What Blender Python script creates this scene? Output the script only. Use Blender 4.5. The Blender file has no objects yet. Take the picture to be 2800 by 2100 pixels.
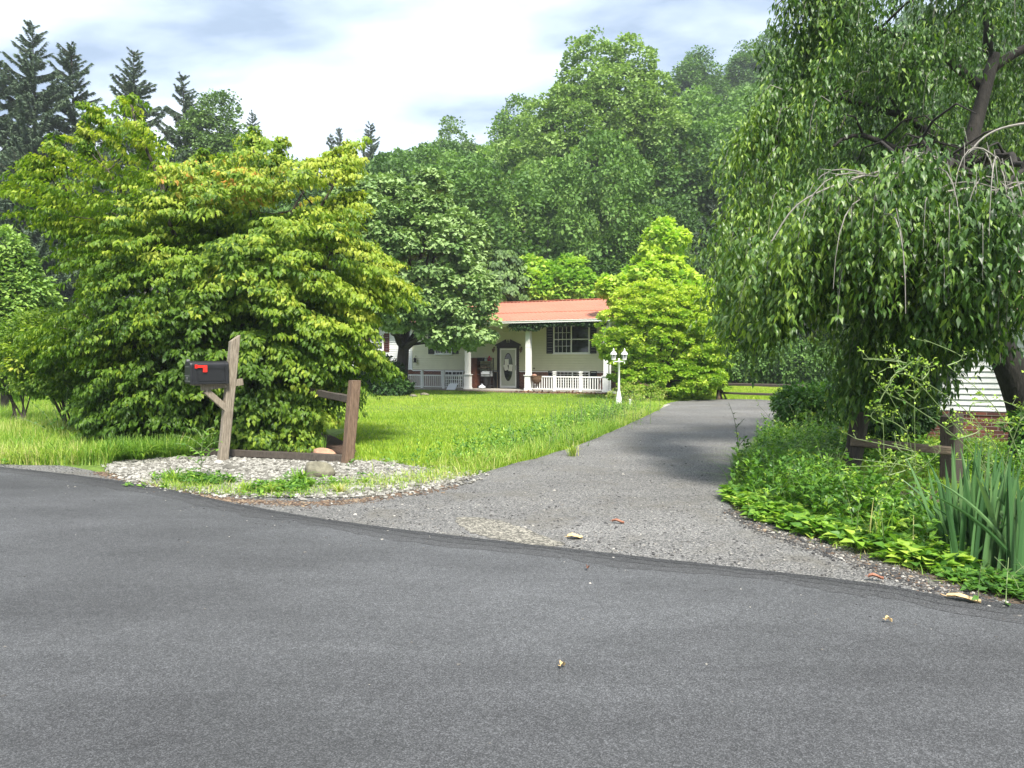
import bpy, math, random
import numpy as np
from mathutils import Vector, Matrix
R = math.radians
random.seed(7)
rng = np.random.default_rng(11)
sc = bpy.context.scene
col = sc.collection

# ------------------------------------------------------------------ camera
F, W, H = 2000.0, 2800.0, 2100.0
CAMZ = 1.6
PITCH = math.atan(70.0 / F)
cam = bpy.data.cameras.new('camera')
cam.sensor_width = 36.0
cam.lens = 36.0 * F / W
cam.clip_start, cam.clip_end = 0.1, 3000
camo = bpy.data.objects.new('camera', cam)
camo.location = (0, 0, CAMZ)
camo.rotation_euler = (R(90) - PITCH, 0, 0)
col.objects.link(camo)
sc.camera = camo
CP, SP = math.cos(PITCH), math.sin(PITCH)

def ray(px, py):
    a, b = (px - W / 2), (H / 2 - py)
    return Vector((a, F * CP + b * SP, -F * SP + b * CP))

def G(px, py, z=0.0):
    d = ray(px, py)
    t = (z - CAMZ) / d.z
    return Vector((d.x * t, d.y * t, z))

def PD(px, py, Y):
    d = ray(px, py)
    t = Y / d.y
    return Vector((d.x * t, Y, CAMZ + d.z * t))

# ------------------------------------------------------------------ world and sun
SUN_EL, SUN_AZ = R(53), math.atan2(0.26, -0.90)      # azimuth measured from +Y towards +X
SDIR = Vector((math.sin(SUN_AZ) * math.cos(SUN_EL), math.cos(SUN_AZ) * math.cos(SUN_EL), math.sin(SUN_EL)))
world = bpy.data.worlds.new('World')
sc.world = world
world.use_nodes = True
nt = world.node_tree
nt.nodes.clear()
N = nt.nodes.new
L = nt.links.new
out = N('ShaderNodeOutputWorld')
bg = N('ShaderNodeBackground')
bg.inputs['Strength'].default_value = 0.125
sky = N('ShaderNodeTexSky')
sky.sky_type = 'NISHITA'
sky.sun_disc = False
sky.sun_elevation = SUN_EL
sky.sun_rotation = SUN_AZ
sky.air_density, sky.dust_density, sky.ozone_density = 1.0, 1.5, 1.0
tc = N('ShaderNodeTexCoord')
sep = N('ShaderNodeSeparateXYZ')
L(tc.outputs['Generated'], sep.inputs[0])
def wm(op, a, b=None, c=None):
    n = N('ShaderNodeMath'); n.operation = op
    for i, v in enumerate((a, b, c)):
        if v is None: continue
        if isinstance(v, (int, float)): n.inputs[i].default_value = v
        else: L(v, n.inputs[i])
    return n.outputs[0]
zc = wm('ADD', wm('MAXIMUM', sep.outputs[2], 0.0), 0.30)
u_ = wm('DIVIDE', sep.outputs[0], zc)
v_ = wm('DIVIDE', sep.outputs[1], zc)
cmb = N('ShaderNodeCombineXYZ')
L(u_, cmb.inputs[0]); L(wm('MULTIPLY', v_, 1.9), cmb.inputs[1])
mpw = N('ShaderNodeMapping'); mpw.inputs['Rotation'].default_value = (0, 0, R(28)); mpw.inputs['Location'].default_value = (2.7, -1.4, 0.3)
L(cmb.outputs[0], mpw.inputs[0])
n1 = N('ShaderNodeTexNoise'); n1.inputs['Scale'].default_value = 0.9; n1.inputs['Detail'].default_value = 6; n1.inputs['Roughness'].default_value = 0.52; n1.inputs['Distortion'].default_value = 0.35
L(mpw.outputs[0], n1.inputs['Vector'])
n2 = N('ShaderNodeTexNoise'); n2.inputs['Scale'].default_value = 2.4; n2.inputs['Detail'].default_value = 6; n2.inputs['Roughness'].default_value = 0.5
L(mpw.outputs[0], n2.inputs['Vector'])
cr = N('ShaderNodeValToRGB')                       # grey-blue cloud bodies to white openings
cr.color_ramp.elements[0].position, cr.color_ramp.elements[0].color = 0.42, (1.7, 2.2, 2.95, 1)
cr.color_ramp.elements[1].position, cr.color_ramp.elements[1].color = 0.67, (6.3, 6.5, 6.6, 1)
e = cr.color_ramp.elements.new(0.50); e.color = (3.7, 4.3, 5.2, 1)
L(wm('ADD', wm('MULTIPLY', n1.outputs['Fac'], 0.65), wm('MULTIPLY', n2.outputs['Fac'], 0.35)), cr.inputs[0])
mx = N('ShaderNodeMix'); mx.data_type = 'RGBA'
mx.inputs[0].default_value = 0.92
L(sky.outputs[0], mx.inputs[6]); L(cr.outputs[0], mx.inputs[7])
L(mx.outputs[2], bg.inputs['Color']); L(bg.outputs[0], out.inputs[0])

sl = bpy.data.lights.new('sun', 'SUN')
sl.energy = 4.3
sl.angle = R(9)
sl.color = (1.0, 0.95, 0.86)
so = bpy.data.objects.new('sun', sl)
so.rotation_euler = (-SDIR).to_track_quat('-Z', 'Y').to_euler()
so.location = (0, 0, 50)
col.objects.link(so)

sc.view_settings.view_transform = 'Standard'
sc.view_settings.look = 'None'
sc.view_settings.exposure = 1.2
sc.view_settings.gamma = 1.0
sc.render.engine = 'CYCLES'
sc.cycles.max_bounces = 6
sc.cycles.diffuse_bounces = 3
sc.cycles.glossy_bounces = 2
sc.cycles.transmission_bounces = 3
sc.cycles.transparent_max_bounces = 6
sc.cycles.caustics_reflective = False
sc.cycles.caustics_refractive = False

# ------------------------------------------------------------------ materials
def new_mat(name):
    m = bpy.data.materials.new(name); m.use_nodes = True
    b = m.node_tree.nodes['Principled BSDF']
    return m, m.node_tree, b

def simple(name, c, rough=0.6, metal=0.0, spec=0.4, var=0.0, vscale=8.0, bump=0.0, bscale=40.0, emit=None, stretch=None):
    m, t, b = new_mat(name)
    b.inputs['Base Color'].default_value = (*c, 1)
    b.inputs['Roughness'].default_value = rough
    b.inputs['Metallic'].default_value = metal
    b.inputs['Specular IOR Level'].default_value = spec
    if emit:
        b.inputs['Emission Color'].default_value = (*emit[0], 1); b.inputs['Emission Strength'].default_value = emit[1]
    if var or bump:
        tcn = t.nodes.new('ShaderNodeTexCoord')
        src = tcn.outputs['Object']
        if stretch:
            mp = t.nodes.new('ShaderNodeMapping'); mp.inputs['Scale'].default_value = stretch
            t.links.new(src, mp.inputs[0]); src = mp.outputs[0]
    if var:
        n = t.nodes.new('ShaderNodeTexNoise'); n.inputs['Scale'].default_value = vscale; n.inputs['Detail'].default_value = 6; n.inputs['Roughness'].default_value = 0.65
        t.links.new(src, n.inputs['Vector'])
        r = t.nodes.new('ShaderNodeValToRGB')
        r.color_ramp.elements[0].position = 0.3; r.color_ramp.elements[1].position = 0.7
        r.color_ramp.elements[0].color = (*[x * (1 - var) for x in c], 1)
        r.color_ramp.elements[1].color = (*[min(1, x * (1 + var)) for x in c], 1)
        t.links.new(n.outputs['Fac'], r.inputs[0]); t.links.new(r.outputs[0], b.inputs['Base Color'])
    if bump:
        n = t.nodes.new('ShaderNodeTexNoise'); n.inputs['Scale'].default_value = bscale; n.inputs['Detail'].default_value = 5
        t.links.new(src, n.inputs['Vector'])
        bn = t.nodes.new('ShaderNodeBump'); bn.inputs['Strength'].default_value = bump; bn.inputs['Distance'].default_value = 0.02
        t.links.new(n.outputs['Fac'], bn.inputs['Height']); t.links.new(bn.outputs[0], b.inputs['Normal'])
    return m

def leaf_mat(name, stops, rough=0.45, trans=0.35, spec=0.35, warm=1.25):
    """stops: list of (tone, rgb): leaf colour by tone; some crowns also put light and shade into the tone"""
    m, t, b = new_mat(name)
    a = t.nodes.new('ShaderNodeAttribute'); a.attribute_name = 'tone'
    r = t.nodes.new('ShaderNodeValToRGB')
    els = r.color_ramp.elements
    els[0].position, els[0].color = stops[0][0], (*stops[0][1], 1)
    els[1].position, els[1].color = stops[-1][0], (*stops[-1][1], 1)
    for p, c in stops[1:-1]:
        e = els.new(p); e.color = (*c, 1)
    t.links.new(a.outputs['Fac'], r.inputs[0])
    t.links.new(r.outputs[0], b.inputs['Base Color'])
    b.inputs['Roughness'].default_value = rough
    b.inputs['Specular IOR Level'].default_value = spec
    tr = t.nodes.new('ShaderNodeBsdfTranslucent')
    mm = t.nodes.new('ShaderNodeMix'); mm.data_type = 'RGBA'; mm.blend_type = 'MULTIPLY'; mm.inputs[0].default_value = 1
    t.links.new(r.outputs[0], mm.inputs[6]); mm.inputs[7].default_value = (warm * 1.15, warm * 1.25, warm * 0.55, 1)
    t.links.new(mm.outputs[2], tr.inputs['Color'])
    ms = t.nodes.new('ShaderNodeMixShader'); ms.inputs[0].default_value = trans
    t.links.new(b.outputs[0], ms.inputs[1]); t.links.new(tr.outputs[0], ms.inputs[2])
    t.links.new(ms.outputs[0], t.nodes['Material Output'].inputs['Surface'])
    return m

# ------------------------------------------------------------------ object helpers
def tag(o, label=None, cat=None, group=None, kind=None):
    if label: o['label'] = label
    if cat: o['category'] = cat
    if group: o['group'] = group
    if kind: o['kind'] = kind
    return o

def empty(name, loc, rz=0.0):
    o = bpy.data.objects.new(name, None)
    o.location = loc; o.rotation_euler = (0, 0, rz)
    o.empty_display_size = 0.2
    col.objects.link(o)
    return o

def link_mesh(name, me, mat, parent=None, loc=None):
    o = bpy.data.objects.new(name, me)
    if mat: me.materials.append(mat)
    col.objects.link(o)
    if parent: o.parent = parent
    if loc is not None: o.location = loc
    return o

class MB:
    """collects pieces of ONE mesh"""
    def __init__(s): s.v = []; s.f = []
    def add(s, vs, fs):
        k = len(s.v); s.v += [tuple(v) for v in vs]; s.f += [tuple(i + k for i in f) for f in fs]; return s
    def box(s, x0, x1, y0, y1, z0, z1, c=0.0):
        if c <= 0:
            vs = [(x, y, z) for z in (z0, z1) for y in (y0, y1) for x in (x0, x1)]
            return s.add(vs, [(0, 2, 3, 1), (4, 5, 7, 6), (0, 1, 5, 4), (2, 6, 7, 3), (0, 4, 6, 2), (1, 3, 7, 5)])
        bm = bpy_box(x0, x1, y0, y1, z0, z1, c)
        return s.add(*bm)
    def bar(s, a, b, w, h, up=(0, 0, 1), c=0.0, taper=1.0):
        a, b = Vector(a), Vector(b); d = (b - a); ln = d.length; d.normalize()
        x = d.cross(Vector(up)).normalized(); z = x.cross(d)
        pts = []
        for p, k in ((a, 1), (b, taper)):
            for sx, sz in ((-1, -1), (1, -1), (1, 1), (-1, 1)):
                pts.append(p + x * sx * w / 2 * k + z * sz * h / 2 * k)
        return s.add(pts, [(3, 2, 1, 0), (4, 5, 6, 7), (0, 1, 5, 4), (1, 2, 6, 5), (2, 3, 7, 6), (3, 0, 4, 7)])
    def tube(s, pts, rad, n=8, cap=True):
        pts = [Vector(p) for p in pts]
        if isinstance(rad, (int, float)): rad = [rad] * len(pts)
        k = len(s.v)
        t0 = (pts[1] - pts[0]).normalized()
        ref = Vector((0, 0, 1)) if abs(t0.z) < 0.9 else Vector((1, 0, 0))
        x = t0.cross(ref).normalized()
        for i, p in enumerate(pts):
            t = (pts[min(i + 1, len(pts) - 1)] - pts[max(i - 1, 0)]).normalized()
            x = (x - t * x.dot(t)).normalized(); y = t.cross(x)
            for j in range(n):
                a = 2 * math.pi * j / n
                s.v.append(tuple(p + (x * math.cos(a) + y * math.sin(a)) * rad[i]))
        for i in range(len(pts) - 1):
            for j in range(n):
                a, b = k + i * n + j, k + i * n + (j + 1) % n
                s.f.append((a, b, b + n, a + n))
        if cap:
            s.f.append(tuple(k + j for j in range(n))[::-1])
            s.f.append(tuple(k + (len(pts) - 1) * n + j for j in range(n)))
        return s
    def lathe(s, prof, cx=0, cy=0, n=16, sq=False):
        """prof: list of (r, z)"""
        k = len(s.v)
        for r, z in prof:
            for j in range(n):
                a = 2 * math.pi * (j + (0.5 if n == 4 else 0)) / n
                s.v.append((cx + r * math.cos(a), cy + r * math.sin(a), z))
        for i in range(len(prof) - 1):
            for j in range(n):
                a, b = k + i * n + j, k + i * n + (j + 1) % n
                s.f.append((a, b, b + n, a + n))
        s.f.append(tuple(k + j for j in range(n))[::-1])
        s.f.append(tuple(k + (len(prof) - 1) * n + j for j in range(n)))
        return s
    def prism(s, poly, y0, y1):
        """poly in x,z extruded along y"""
        n = len(poly)
        vs = [(x, y0, z) for x, z in poly] + [(x, y1, z) for x, z in poly]
        fs = [tuple(range(n)), tuple(range(2 * n - 1, n - 1, -1))]
        fs += [(i, i + n, (i + 1) % n + n, (i + 1) % n) for i in range(n)]
        return s.add(vs, fs)
    def build(s, name, mat, parent=None, loc=None, smooth=False, bevel=0.0):
        me = bpy.data.meshes.new(name)
        me.from_pydata(s.v, [], s.f)
        me.update()
        if smooth: me.shade_smooth()
        o = link_mesh(name, me, mat, parent, loc)
        if bevel:
            b = o.modifiers.new('bevel', 'BEVEL'); b.width = bevel; b.segments = 2; b.limit_method = 'ANGLE'
        return o

def sheet(name, pts, z, mat, kind='structure', label=None, thick=0.0):
    """flat polygon laid on the ground; with thick it gets a real edge"""
    vs = [(p[0], p[1], z) for p in pts]
    n = len(vs)
    fs = [tuple(range(n))]
    if thick:
        vs += [(p[0], p[1], z - thick) for p in pts]
        fs += [(i, i + n, (i + 1) % n + n, (i + 1) % n) for i in range(n)]
    me = bpy.data.meshes.new(name); me.from_pydata(vs, [], fs); me.update()
    o = link_mesh(name, me, mat)
    tag(o, kind=kind)
    if label: o['label'] = label
    return o

# ---- fast leaf meshes
def mesh_quads(name, V, Q, mat, parent=None, tone=None, smooth=False, link=True):
    me = bpy.data.meshes.new(name)
    nv, nq = len(V), len(Q)
    me.vertices.add(nv); me.vertices.foreach_set('co', np.ascontiguousarray(V, dtype=np.float32).ravel())
    me.loops.add(nq * 4); me.loops.foreach_set('vertex_index', np.ascontiguousarray(Q, dtype=np.int32).ravel())
    me.polygons.add(nq); me.polygons.foreach_set('loop_start', np.arange(nq, dtype=np.int32) * 4)
    if smooth: me.polygons.foreach_set('use_smooth', np.ones(nq, dtype=bool))
    else: me.polygons.foreach_set('use_smooth', np.zeros(nq, dtype=bool))
    me.update(calc_edges=True)
    if tone is not None:
        a = me.attributes.new('tone', 'FLOAT', 'POINT'); a.data.foreach_set('value', np.ascontiguousarray(tone, dtype=np.float32))
    if not link:
        me.materials.append(mat); return me
    return link_mesh(name, me, mat, parent)

# leaf templates: x width, y along the leaf, z up; unit length
T_OVATE = (np.array([(0, 0, 0), (.27, .42, .07), (0, 1, -.22), (0, .5, 0), (-.27, .42, .07)]), np.array([(0, 1, 2, 3), (0, 3, 2, 4)]))
T_LANCE = (np.array([(0, 0, 0), (.15, .4, .04), (0, 1, -.15), (0, .5, 0), (-.15, .4, .04)]), np.array([(0, 1, 2, 3), (0, 3, 2, 4)]))
T_MAPLE = (np.array([(0, 0, 0), (.5, .35, .03), (.28, .62, -.02), (0, 1, -.12), (-.28, .62, -.02), (-.5, .35, .03), (0, .45, 0.04)]), np.array([(0, 1, 2, 6), (6, 2, 3, 4), (0, 6, 4, 5)]))
T_QUAD = (np.array([(-.04, 0, 0), (.42, .45, .05), (.03, 1, -.1), (-.4, .5, .05)]), np.array([(0, 1, 2, 3)]))
T_NEEDLE = (np.array([(0, 0, 0), (.13, .3, .0), (0, 1, -.05), (-.13, .3, .0)]), np.array([(0, 1, 2, 3)]))
T_BLADE = (np.array([(-.5, 0, 0), (.5, 0, 0), (.18, 1, 0), (-.12, 1, 0)]), np.array([(0, 1, 2, 3)]))

def unit(a):
    return a / np.maximum(np.linalg.norm(a, axis=-1, keepdims=True), 1e-9)

def place(T, pos, d, n, s, wid=1.0):
    """leaves at pos along d with face normal near n and length s -> V, Q"""
    Vt, Qt = T
    d = unit(d); x = unit(np.cross(d, n)); z = np.cross(x, d)
    s = np.broadcast_to(np.asarray(s, dtype=float), (len(pos),))
    w = np.broadcast_to(np.asarray(wid, dtype=float), (len(pos),))
    V = pos[:, None, :] + s[:, None, None] * (Vt[None, :, 0, None] * w[:, None, None] * x[:, None, :] + Vt[None, :, 1, None] * d[:, None, :] + Vt[None, :, 2, None] * z[:, None, :])
    k = len(Vt)
    Q = Qt[None] + (np.arange(len(pos)) * k)[:, None, None]
    return V.reshape(-1, 3), Q.reshape(-1, 4), k

def leaf_object(name, T, pos, d, n, s, tone, mat, parent=None, wid=1.0, extra=None, link=True):
    V, Q, k = place(T, pos, d, n, s, wid)
    tn = np.repeat(np.clip(tone, 0, 1), k)
    return mesh_quads(name, V, Q, mat, parent, tn, link=link)

def rnd(n, s=1.0):
    return rng.normal(size=(n, 3)) * s

def lobe_points(lobes, n, inner=0.5, camface=0.0):
    """points in the outer part of a set of ellipsoids; returns pos, outward unit, lobe index"""
    L_ = np.array(lobes, dtype=float)
    vol = (L_[:, 3] * L_[:, 4] + L_[:, 4] * L_[:, 5] + L_[:, 3] * L_[:, 5])
    idx = rng.choice(len(L_), size=n, p=vol / vol.sum())
    dr = unit(rnd(n))
    flip = (dr[:, 1] > 0) & (rng.random(n) < camface)
    dr[flip, 1] *= -1
    rad = inner + (1 - inner) * rng.random(n) ** 0.5
    p = L_[idx, :3] + dr * L_[idx, 3:6] * rad[:, None]
    return p, unit(dr / L_[idx, 3:6]), idx

def pxlobe(px, py, Y, rx, rz, ry=None):
    """an ellipsoid at depth Y whose radii are given as seen (pixels of the photo)"""
    c = PD(px, py, Y); k = Y / F
    return (c.x, c.y, c.z, rx * k, (ry if ry is not None else rx * k), rz * k)

def noise3(p, sc_, seed=0):
    a = np.random.default_rng(seed)
    o = np.zeros(len(p))
    for i in range(5):
        k = unit(a.normal(size=3)) * sc_ * a.uniform(.6, 1.6)
        o += np.sin(p @ k + a.uniform(0, 6.28))
    return o / 5

def clump_leaves(lobes, n_clump, per, cr_, leaf, T, mat, name, parent, inner=0.55, camface=0.3, flat=0.7, droop=0.3, tone_fn=None, up=0.6, jitter=0.5, tn=0.25, link=True, zmin=None, base_tone=0.4):
    c, o, _ = lobe_points(lobes, n_clump, inner, camface)
    size = cr_ * rng.uniform(.6, 1.3, n_clump)
    m = rng.poisson(per, n_clump) + 4
    i = np.repeat(np.arange(n_clump), m)
    k = len(i)
    g = unit(rnd(k))
    flip = ((g * (o[i] + np.array([0, 0, .5]))).sum(1) < 0)
    g[flip] *= -1
    r = rng.random(k) ** .4
    off = g * r[:, None] * size[i][:, None]; off[:, 2] *= flat
    pos = c[i] + off
    d = unit(g * .7 + o[i] * .4 + rnd(k, jitter)); d[:, 2] -= droop
    nn = unit(g * .6 + np.array([0, 0, up]) + rnd(k, jitter * .6))
    ct = rng.normal(size=n_clump) * tn * .6
    tone = base_tone + ct[i] + rng.normal(size=k) * tn * .6
    if tone_fn is not None: tone = tone_fn(pos, tone)
    if zmin is not None:
        ok = pos[:, 2] > zmin
        pos, d, nn, tone = pos[ok], d[ok], nn[ok], tone[ok]
        k = len(pos)
    return leaf_object(name, T, pos, d, nn, leaf * rng.uniform(.65, 1.25, k), tone, mat, parent, link=link), c

def limbs(mb, base, targets, r0, r1=0.012, frac=(0.15, 0.6), top=None, sag=0.15, n=6, seg=6):
    """curved limbs from points up the trunk line base->top to targets"""
    base = Vector(base); top = Vector(top)
    for t in targets:
        t = Vector(t)
        f = random.uniform(*frac)
        h = max(0.0, min(1.0, (t.z - base.z) / max(.1, (top.z - base.z))))
        f = min(f, max(frac[0], h * .75))
        a = base.lerp(top, f)
        mid = a.lerp(t, .5) + Vector((random.uniform(-1, 1), random.uniform(-1, 1), random.uniform(0.2, 1.2))) * (t - a).length * sag
        pts = []
        for k in range(seg + 1):
            s_ = k / seg
            p = a * (1 - s_) ** 2 + mid * 2 * s_ * (1 - s_) + t * s_ ** 2
            if 0 < k < seg: p += Vector((random.gauss(0, 1), random.gauss(0, 1), random.gauss(0, 1))) * (t - a).length * .015
            pts.append(p)
        rr = r0 * (1 - f * .6) * random.uniform(.7, 1.1)
        mb.tube(pts, [rr * (1 - s_ / seg) + r1 * s_ / seg for s_ in range(seg + 1)], n, cap=False)

def trunk_line(mb, pts, rads, n=10):
    """smooth trunk through points"""
    P = []; Rr = []
    pts = [Vector(p) for p in pts]
    for i in range(len(pts) - 1):
        for k in range(4):
            s_ = k / 4
            p0 = pts[max(i - 1, 0)]; p1 = pts[i]; p2 = pts[i + 1]; p3 = pts[min(i + 2, len(pts) - 1)]
            P.append(0.5 * ((2 * p1) + (p2 - p0) * s_ + (2 * p0 - 5 * p1 + 4 * p2 - p3) * s_ ** 2 + (3 * p1 - p0 - 3 * p2 + p3) * s_ ** 3))
            Rr.append(rads[i] * (1 - s_) + rads[i + 1] * s_)
    P.append(pts[-1]); Rr.append(rads[-1])
    mb.tube(P, Rr, n)

#==SECTION: materials list
M = {}
M['bark'] = simple('bark', (.055, .045, .036), .9, var=.45, vscale=14, bump=1.0, bscale=30, stretch=(1, 1, .25))
M['bark_grey'] = simple('bark_grey', (.2, .19, .165), .85, var=.4, vscale=6, bump=.7, bscale=18, stretch=(1, 1, .3))
M['bark_red'] = simple('bark_red', (.22, .13, .09), .85, var=.4, vscale=8, bump=.7)
M['bark_dark'] = simple('bark_dark', (.022, .019, .016), .9, var=.45, vscale=14, bump=1.0, bscale=30, stretch=(1, 1, .25))
M['twig'] = simple('twig', (.22, .205, .18), .75, var=.3, vscale=12)
M['dogwood'] = leaf_mat('dogwood_leaf', [(0, (.035, .085, .008)), (.35, (.10, .19, .014)), (.65, (.25, .35, .03)), (.86, (.42, .45, .06)), (1, (.55, .25, .06))], .5, .38)
M['maple'] = leaf_mat('maple_leaf', [(0, (.04, .09, .022)), (.5, (.12, .215, .055)), (1, (.28, .40, .14))], .5, .22, .4, 1.0)
M['yellow'] = leaf_mat('yellow_green_leaf', [(0, (.08, .18, .015)), (.5, (.22, .37, .03)), (1, (.46, .54, .07))], .5, .4)
M['bright'] = leaf_mat('bright_leaf', [(0, (.1, .22, .02)), (.5, (.22, .40, .04)), (1, (.48, .58, .09))], .5, .4)
M['cherry'] = leaf_mat('cherry_leaf', [(0, (.018, .05, .010)), (.5, (.07, .15, .024)), (1, (.25, .36, .05))], .42, .32, .45)
M['sycamore'] = leaf_mat('sycamore_leaf', [(0, (.05, .10, .025)), (.5, (.15, .25, .065)), (1, (.28, .40, .12))], .55, .25)
M['forest'] = leaf_mat('forest_leaf', [(0, (.035, .08, .02)), (.35, (.085, .175, .035)), (.7, (.16, .28, .055)), (1, (.27, .40, .08))], .6, .25)
M['darkwood'] = leaf_mat('dark_leaf', [(0, (.01, .03, .008)), (.5, (.028, .075, .016)), (1, (.07, .15, .03))], .55, .2)
M['needle'] = leaf_mat('needles', [(0, (.045, .075, .05)), (.5, (.10, .15, .09)), (1, (.18, .25, .14))], .6, .12, .3, .8)
M['grass'] = leaf_mat('grass_blade', [(0, (.12, .22, .018)), (.5, (.25, .385, .028)), (.85, (.37, .47, .05)), (1, (.50, .50, .12))], .6, .35)
M['tallgrass'] = leaf_mat('tall_grass_blade', [(0, (.06, .15, .02)), (.5, (.17, .31, .035)), (.85, (.36, .47, .07)), (1, (.50, .46, .20))], .55, .35)
M['weed'] = leaf_mat('weed_leaf', [(0, (.03, .09, .016)), (.5, (.085, .2, .03)), (.8, (.2, .36, .04)), (1, (.38, .5, .08))], .42, .33)
M['iris'] = leaf_mat('iris_leaf', [(0, (.03, .085, .028)), (.5, (.07, .17, .05)), (.9, (.20, .33, .13)), (1, (.5, .48, .3))], .45, .22, .5, .9)

# ================================================================== THE GROUND
def ground_mat():
    m, t, b = new_mat('ground_soil')
    nd, lk = t.nodes.new, t.links.new
    tcn = nd('ShaderNodeTexCoord')
    n = nd('ShaderNodeTexNoise'); n.inputs['Scale'].default_value = .8; n.inputs['Detail'].default_value = 8; n.inputs['Roughness'].default_value = .7
    lk(tcn.outputs['Object'], n.inputs['Vector'])
    r = nd('ShaderNodeValToRGB')
    r.color_ramp.elements[0].position, r.color_ramp.elements[0].color = .3, (.085, .15, .016, 1)
    r.color_ramp.elements[1].position, r.color_ramp.elements[1].color = .7, (.15, .235, .026, 1)
    lk(n.outputs['Fac'], r.inputs[0])
    n2 = nd('ShaderNodeTexNoise'); n2.inputs['Scale'].default_value = 14; n2.inputs['Detail'].default_value = 6
    lk(tcn.outputs['Object'], n2.inputs['Vector'])
    r2 = nd('ShaderNodeValToRGB')
    r2.color_ramp.elements[0].position, r2.color_ramp.elements[0].color = .35, (.55, .55, .5, 1)
    r2.color_ramp.elements[1].position, r2.color_ramp.elements[1].color = .65, (1.15, 1.15, 1.1, 1)
    lk(n2.outputs['Fac'], r2.inputs[0])
    mm = nd('ShaderNodeMix'); mm.data_type = 'RGBA'; mm.blend_type = 'MULTIPLY'; mm.inputs[0].default_value = 1
    lk(r.outputs[0], mm.inputs[6]); lk(r2.outputs[0], mm.inputs[7]); lk(mm.outputs[2], b.inputs['Base Color'])
    b.inputs['Roughness'].default_value = .95
    bn = nd('ShaderNodeBump'); bn.inputs['Strength'].default_value = .8; bn.inputs['Distance'].default_value = .05
    lk(n2.outputs['Fac'], bn.inputs['Height']); lk(bn.outputs[0], b.inputs['Normal'])
    return m

def asphalt_mat(name, base, light, speck=70.0, dens=.5, bump=.6, patch=.25, stain=None, rough=.85):
    m, t, b = new_mat(name)
    nd, lk = t.nodes.new, t.links.new
    tcn = nd('ShaderNodeTexCoord')
    def ramp(src, stops):
        r = nd('ShaderNodeValToRGB')
        r.color_ramp.elements[0].position, r.color_ramp.elements[0].color = stops[0][0], (*stops[0][1], 1)
        r.color_ramp.elements[1].position, r.color_ramp.elements[1].color = stops[-1][0], (*stops[-1][1], 1)
        for p, c in stops[1:-1]:
            e = r.color_ramp.elements.new(p); e.color = (*c, 1)
        lk(src, r.inputs[0]); return r.outputs[0]
    v = nd('ShaderNodeTexVoronoi'); v.inputs['Scale'].default_value = speck
    lk(tcn.outputs['Object'], v.inputs['Vector'])
    sp = nd('ShaderNodeSeparateColor'); lk(v.outputs['Color'], sp.inputs[0])
    c1 = ramp(sp.outputs[0], [(0, [x * .6 for x in base]), (dens, base), (dens + .25, light), (1, [min(.6, x * 1.5) for x in light])])
    n = nd('ShaderNodeTexNoise'); n.inputs['Scale'].default_value = .45; n.inputs['Detail'].default_value = 7; n.inputs['Roughness'].default_value = .62
    mp = nd('ShaderNodeMapping'); mp.inputs['Rotation'].default_value = (0, 0, R(27)); mp.inputs['Scale'].default_value = (.5, 1.3, 1)
    lk(tcn.outputs['Object'], mp.inputs[0]); lk(mp.outputs[0], n.inputs['Vector'])
    c2 = ramp(n.outputs['Fac'], [(.3, (1 - patch,) * 3), (.5, (1, 1, 1)), (.72, (1 + patch * 1.3,) * 3)])
    mm = nd('ShaderNodeMix'); mm.data_type = 'RGBA'; mm.blend_type = 'MULTIPLY'; mm.inputs[0].default_value = 1
    lk(c1, mm.inputs[6]); lk(c2, mm.inputs[7])
    res = mm.outputs[2]
    n3 = nd('ShaderNodeTexNoise'); n3.inputs['Scale'].default_value = 24; n3.inputs['Detail'].default_value = 8; n3.inputs['Roughness'].default_value = .8
    lk(tcn.outputs['Object'], n3.inputs['Vector'])
    c3 = ramp(n3.outputs['Fac'], [(.3, (.72, .72, .72)), (.7, (1.3, 1.3, 1.3))])
    m3 = nd('ShaderNodeMix'); m3.data_type = 'RGBA'; m3.blend_type = 'MULTIPLY'; m3.inputs[0].default_value = .85
    lk(res, m3.inputs[6]); lk(c3, m3.inputs[7]); res = m3.outputs[2]
    if stain:
        n4 = nd('ShaderNodeTexNoise'); n4.inputs['Scale'].default_value = 1.1; n4.inputs['Detail'].default_value = 8; n4.inputs['Roughness'].default_value = .7
        lk(tcn.outputs['Object'], n4.inputs['Vector'])
        f = ramp(n4.outputs['Fac'], [(.5, (0, 0, 0)), (.68, (.8, .8, .8))])
        m4 = nd('ShaderNodeMix'); m4.data_type = 'RGBA'
        lk(f, m4.inputs[0]); lk(res, m4.inputs[6]); m4.inputs[7].default_value = (*stain, 1); res = m4.outputs[2]
    lk(res, b.inputs['Base Color'])
    b.inputs['Roughness'].default_value = rough
    b.inputs['Specular IOR Level'].default_value = .35
    bn = nd('ShaderNodeBump'); bn.inputs['Strength'].default_value = bump; bn.inputs['Distance'].default_value = .008
    lk(v.outputs['Distance'], bn.inputs['Height']); lk(bn.outputs[0], b.inputs['Normal'])
    return m

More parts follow.
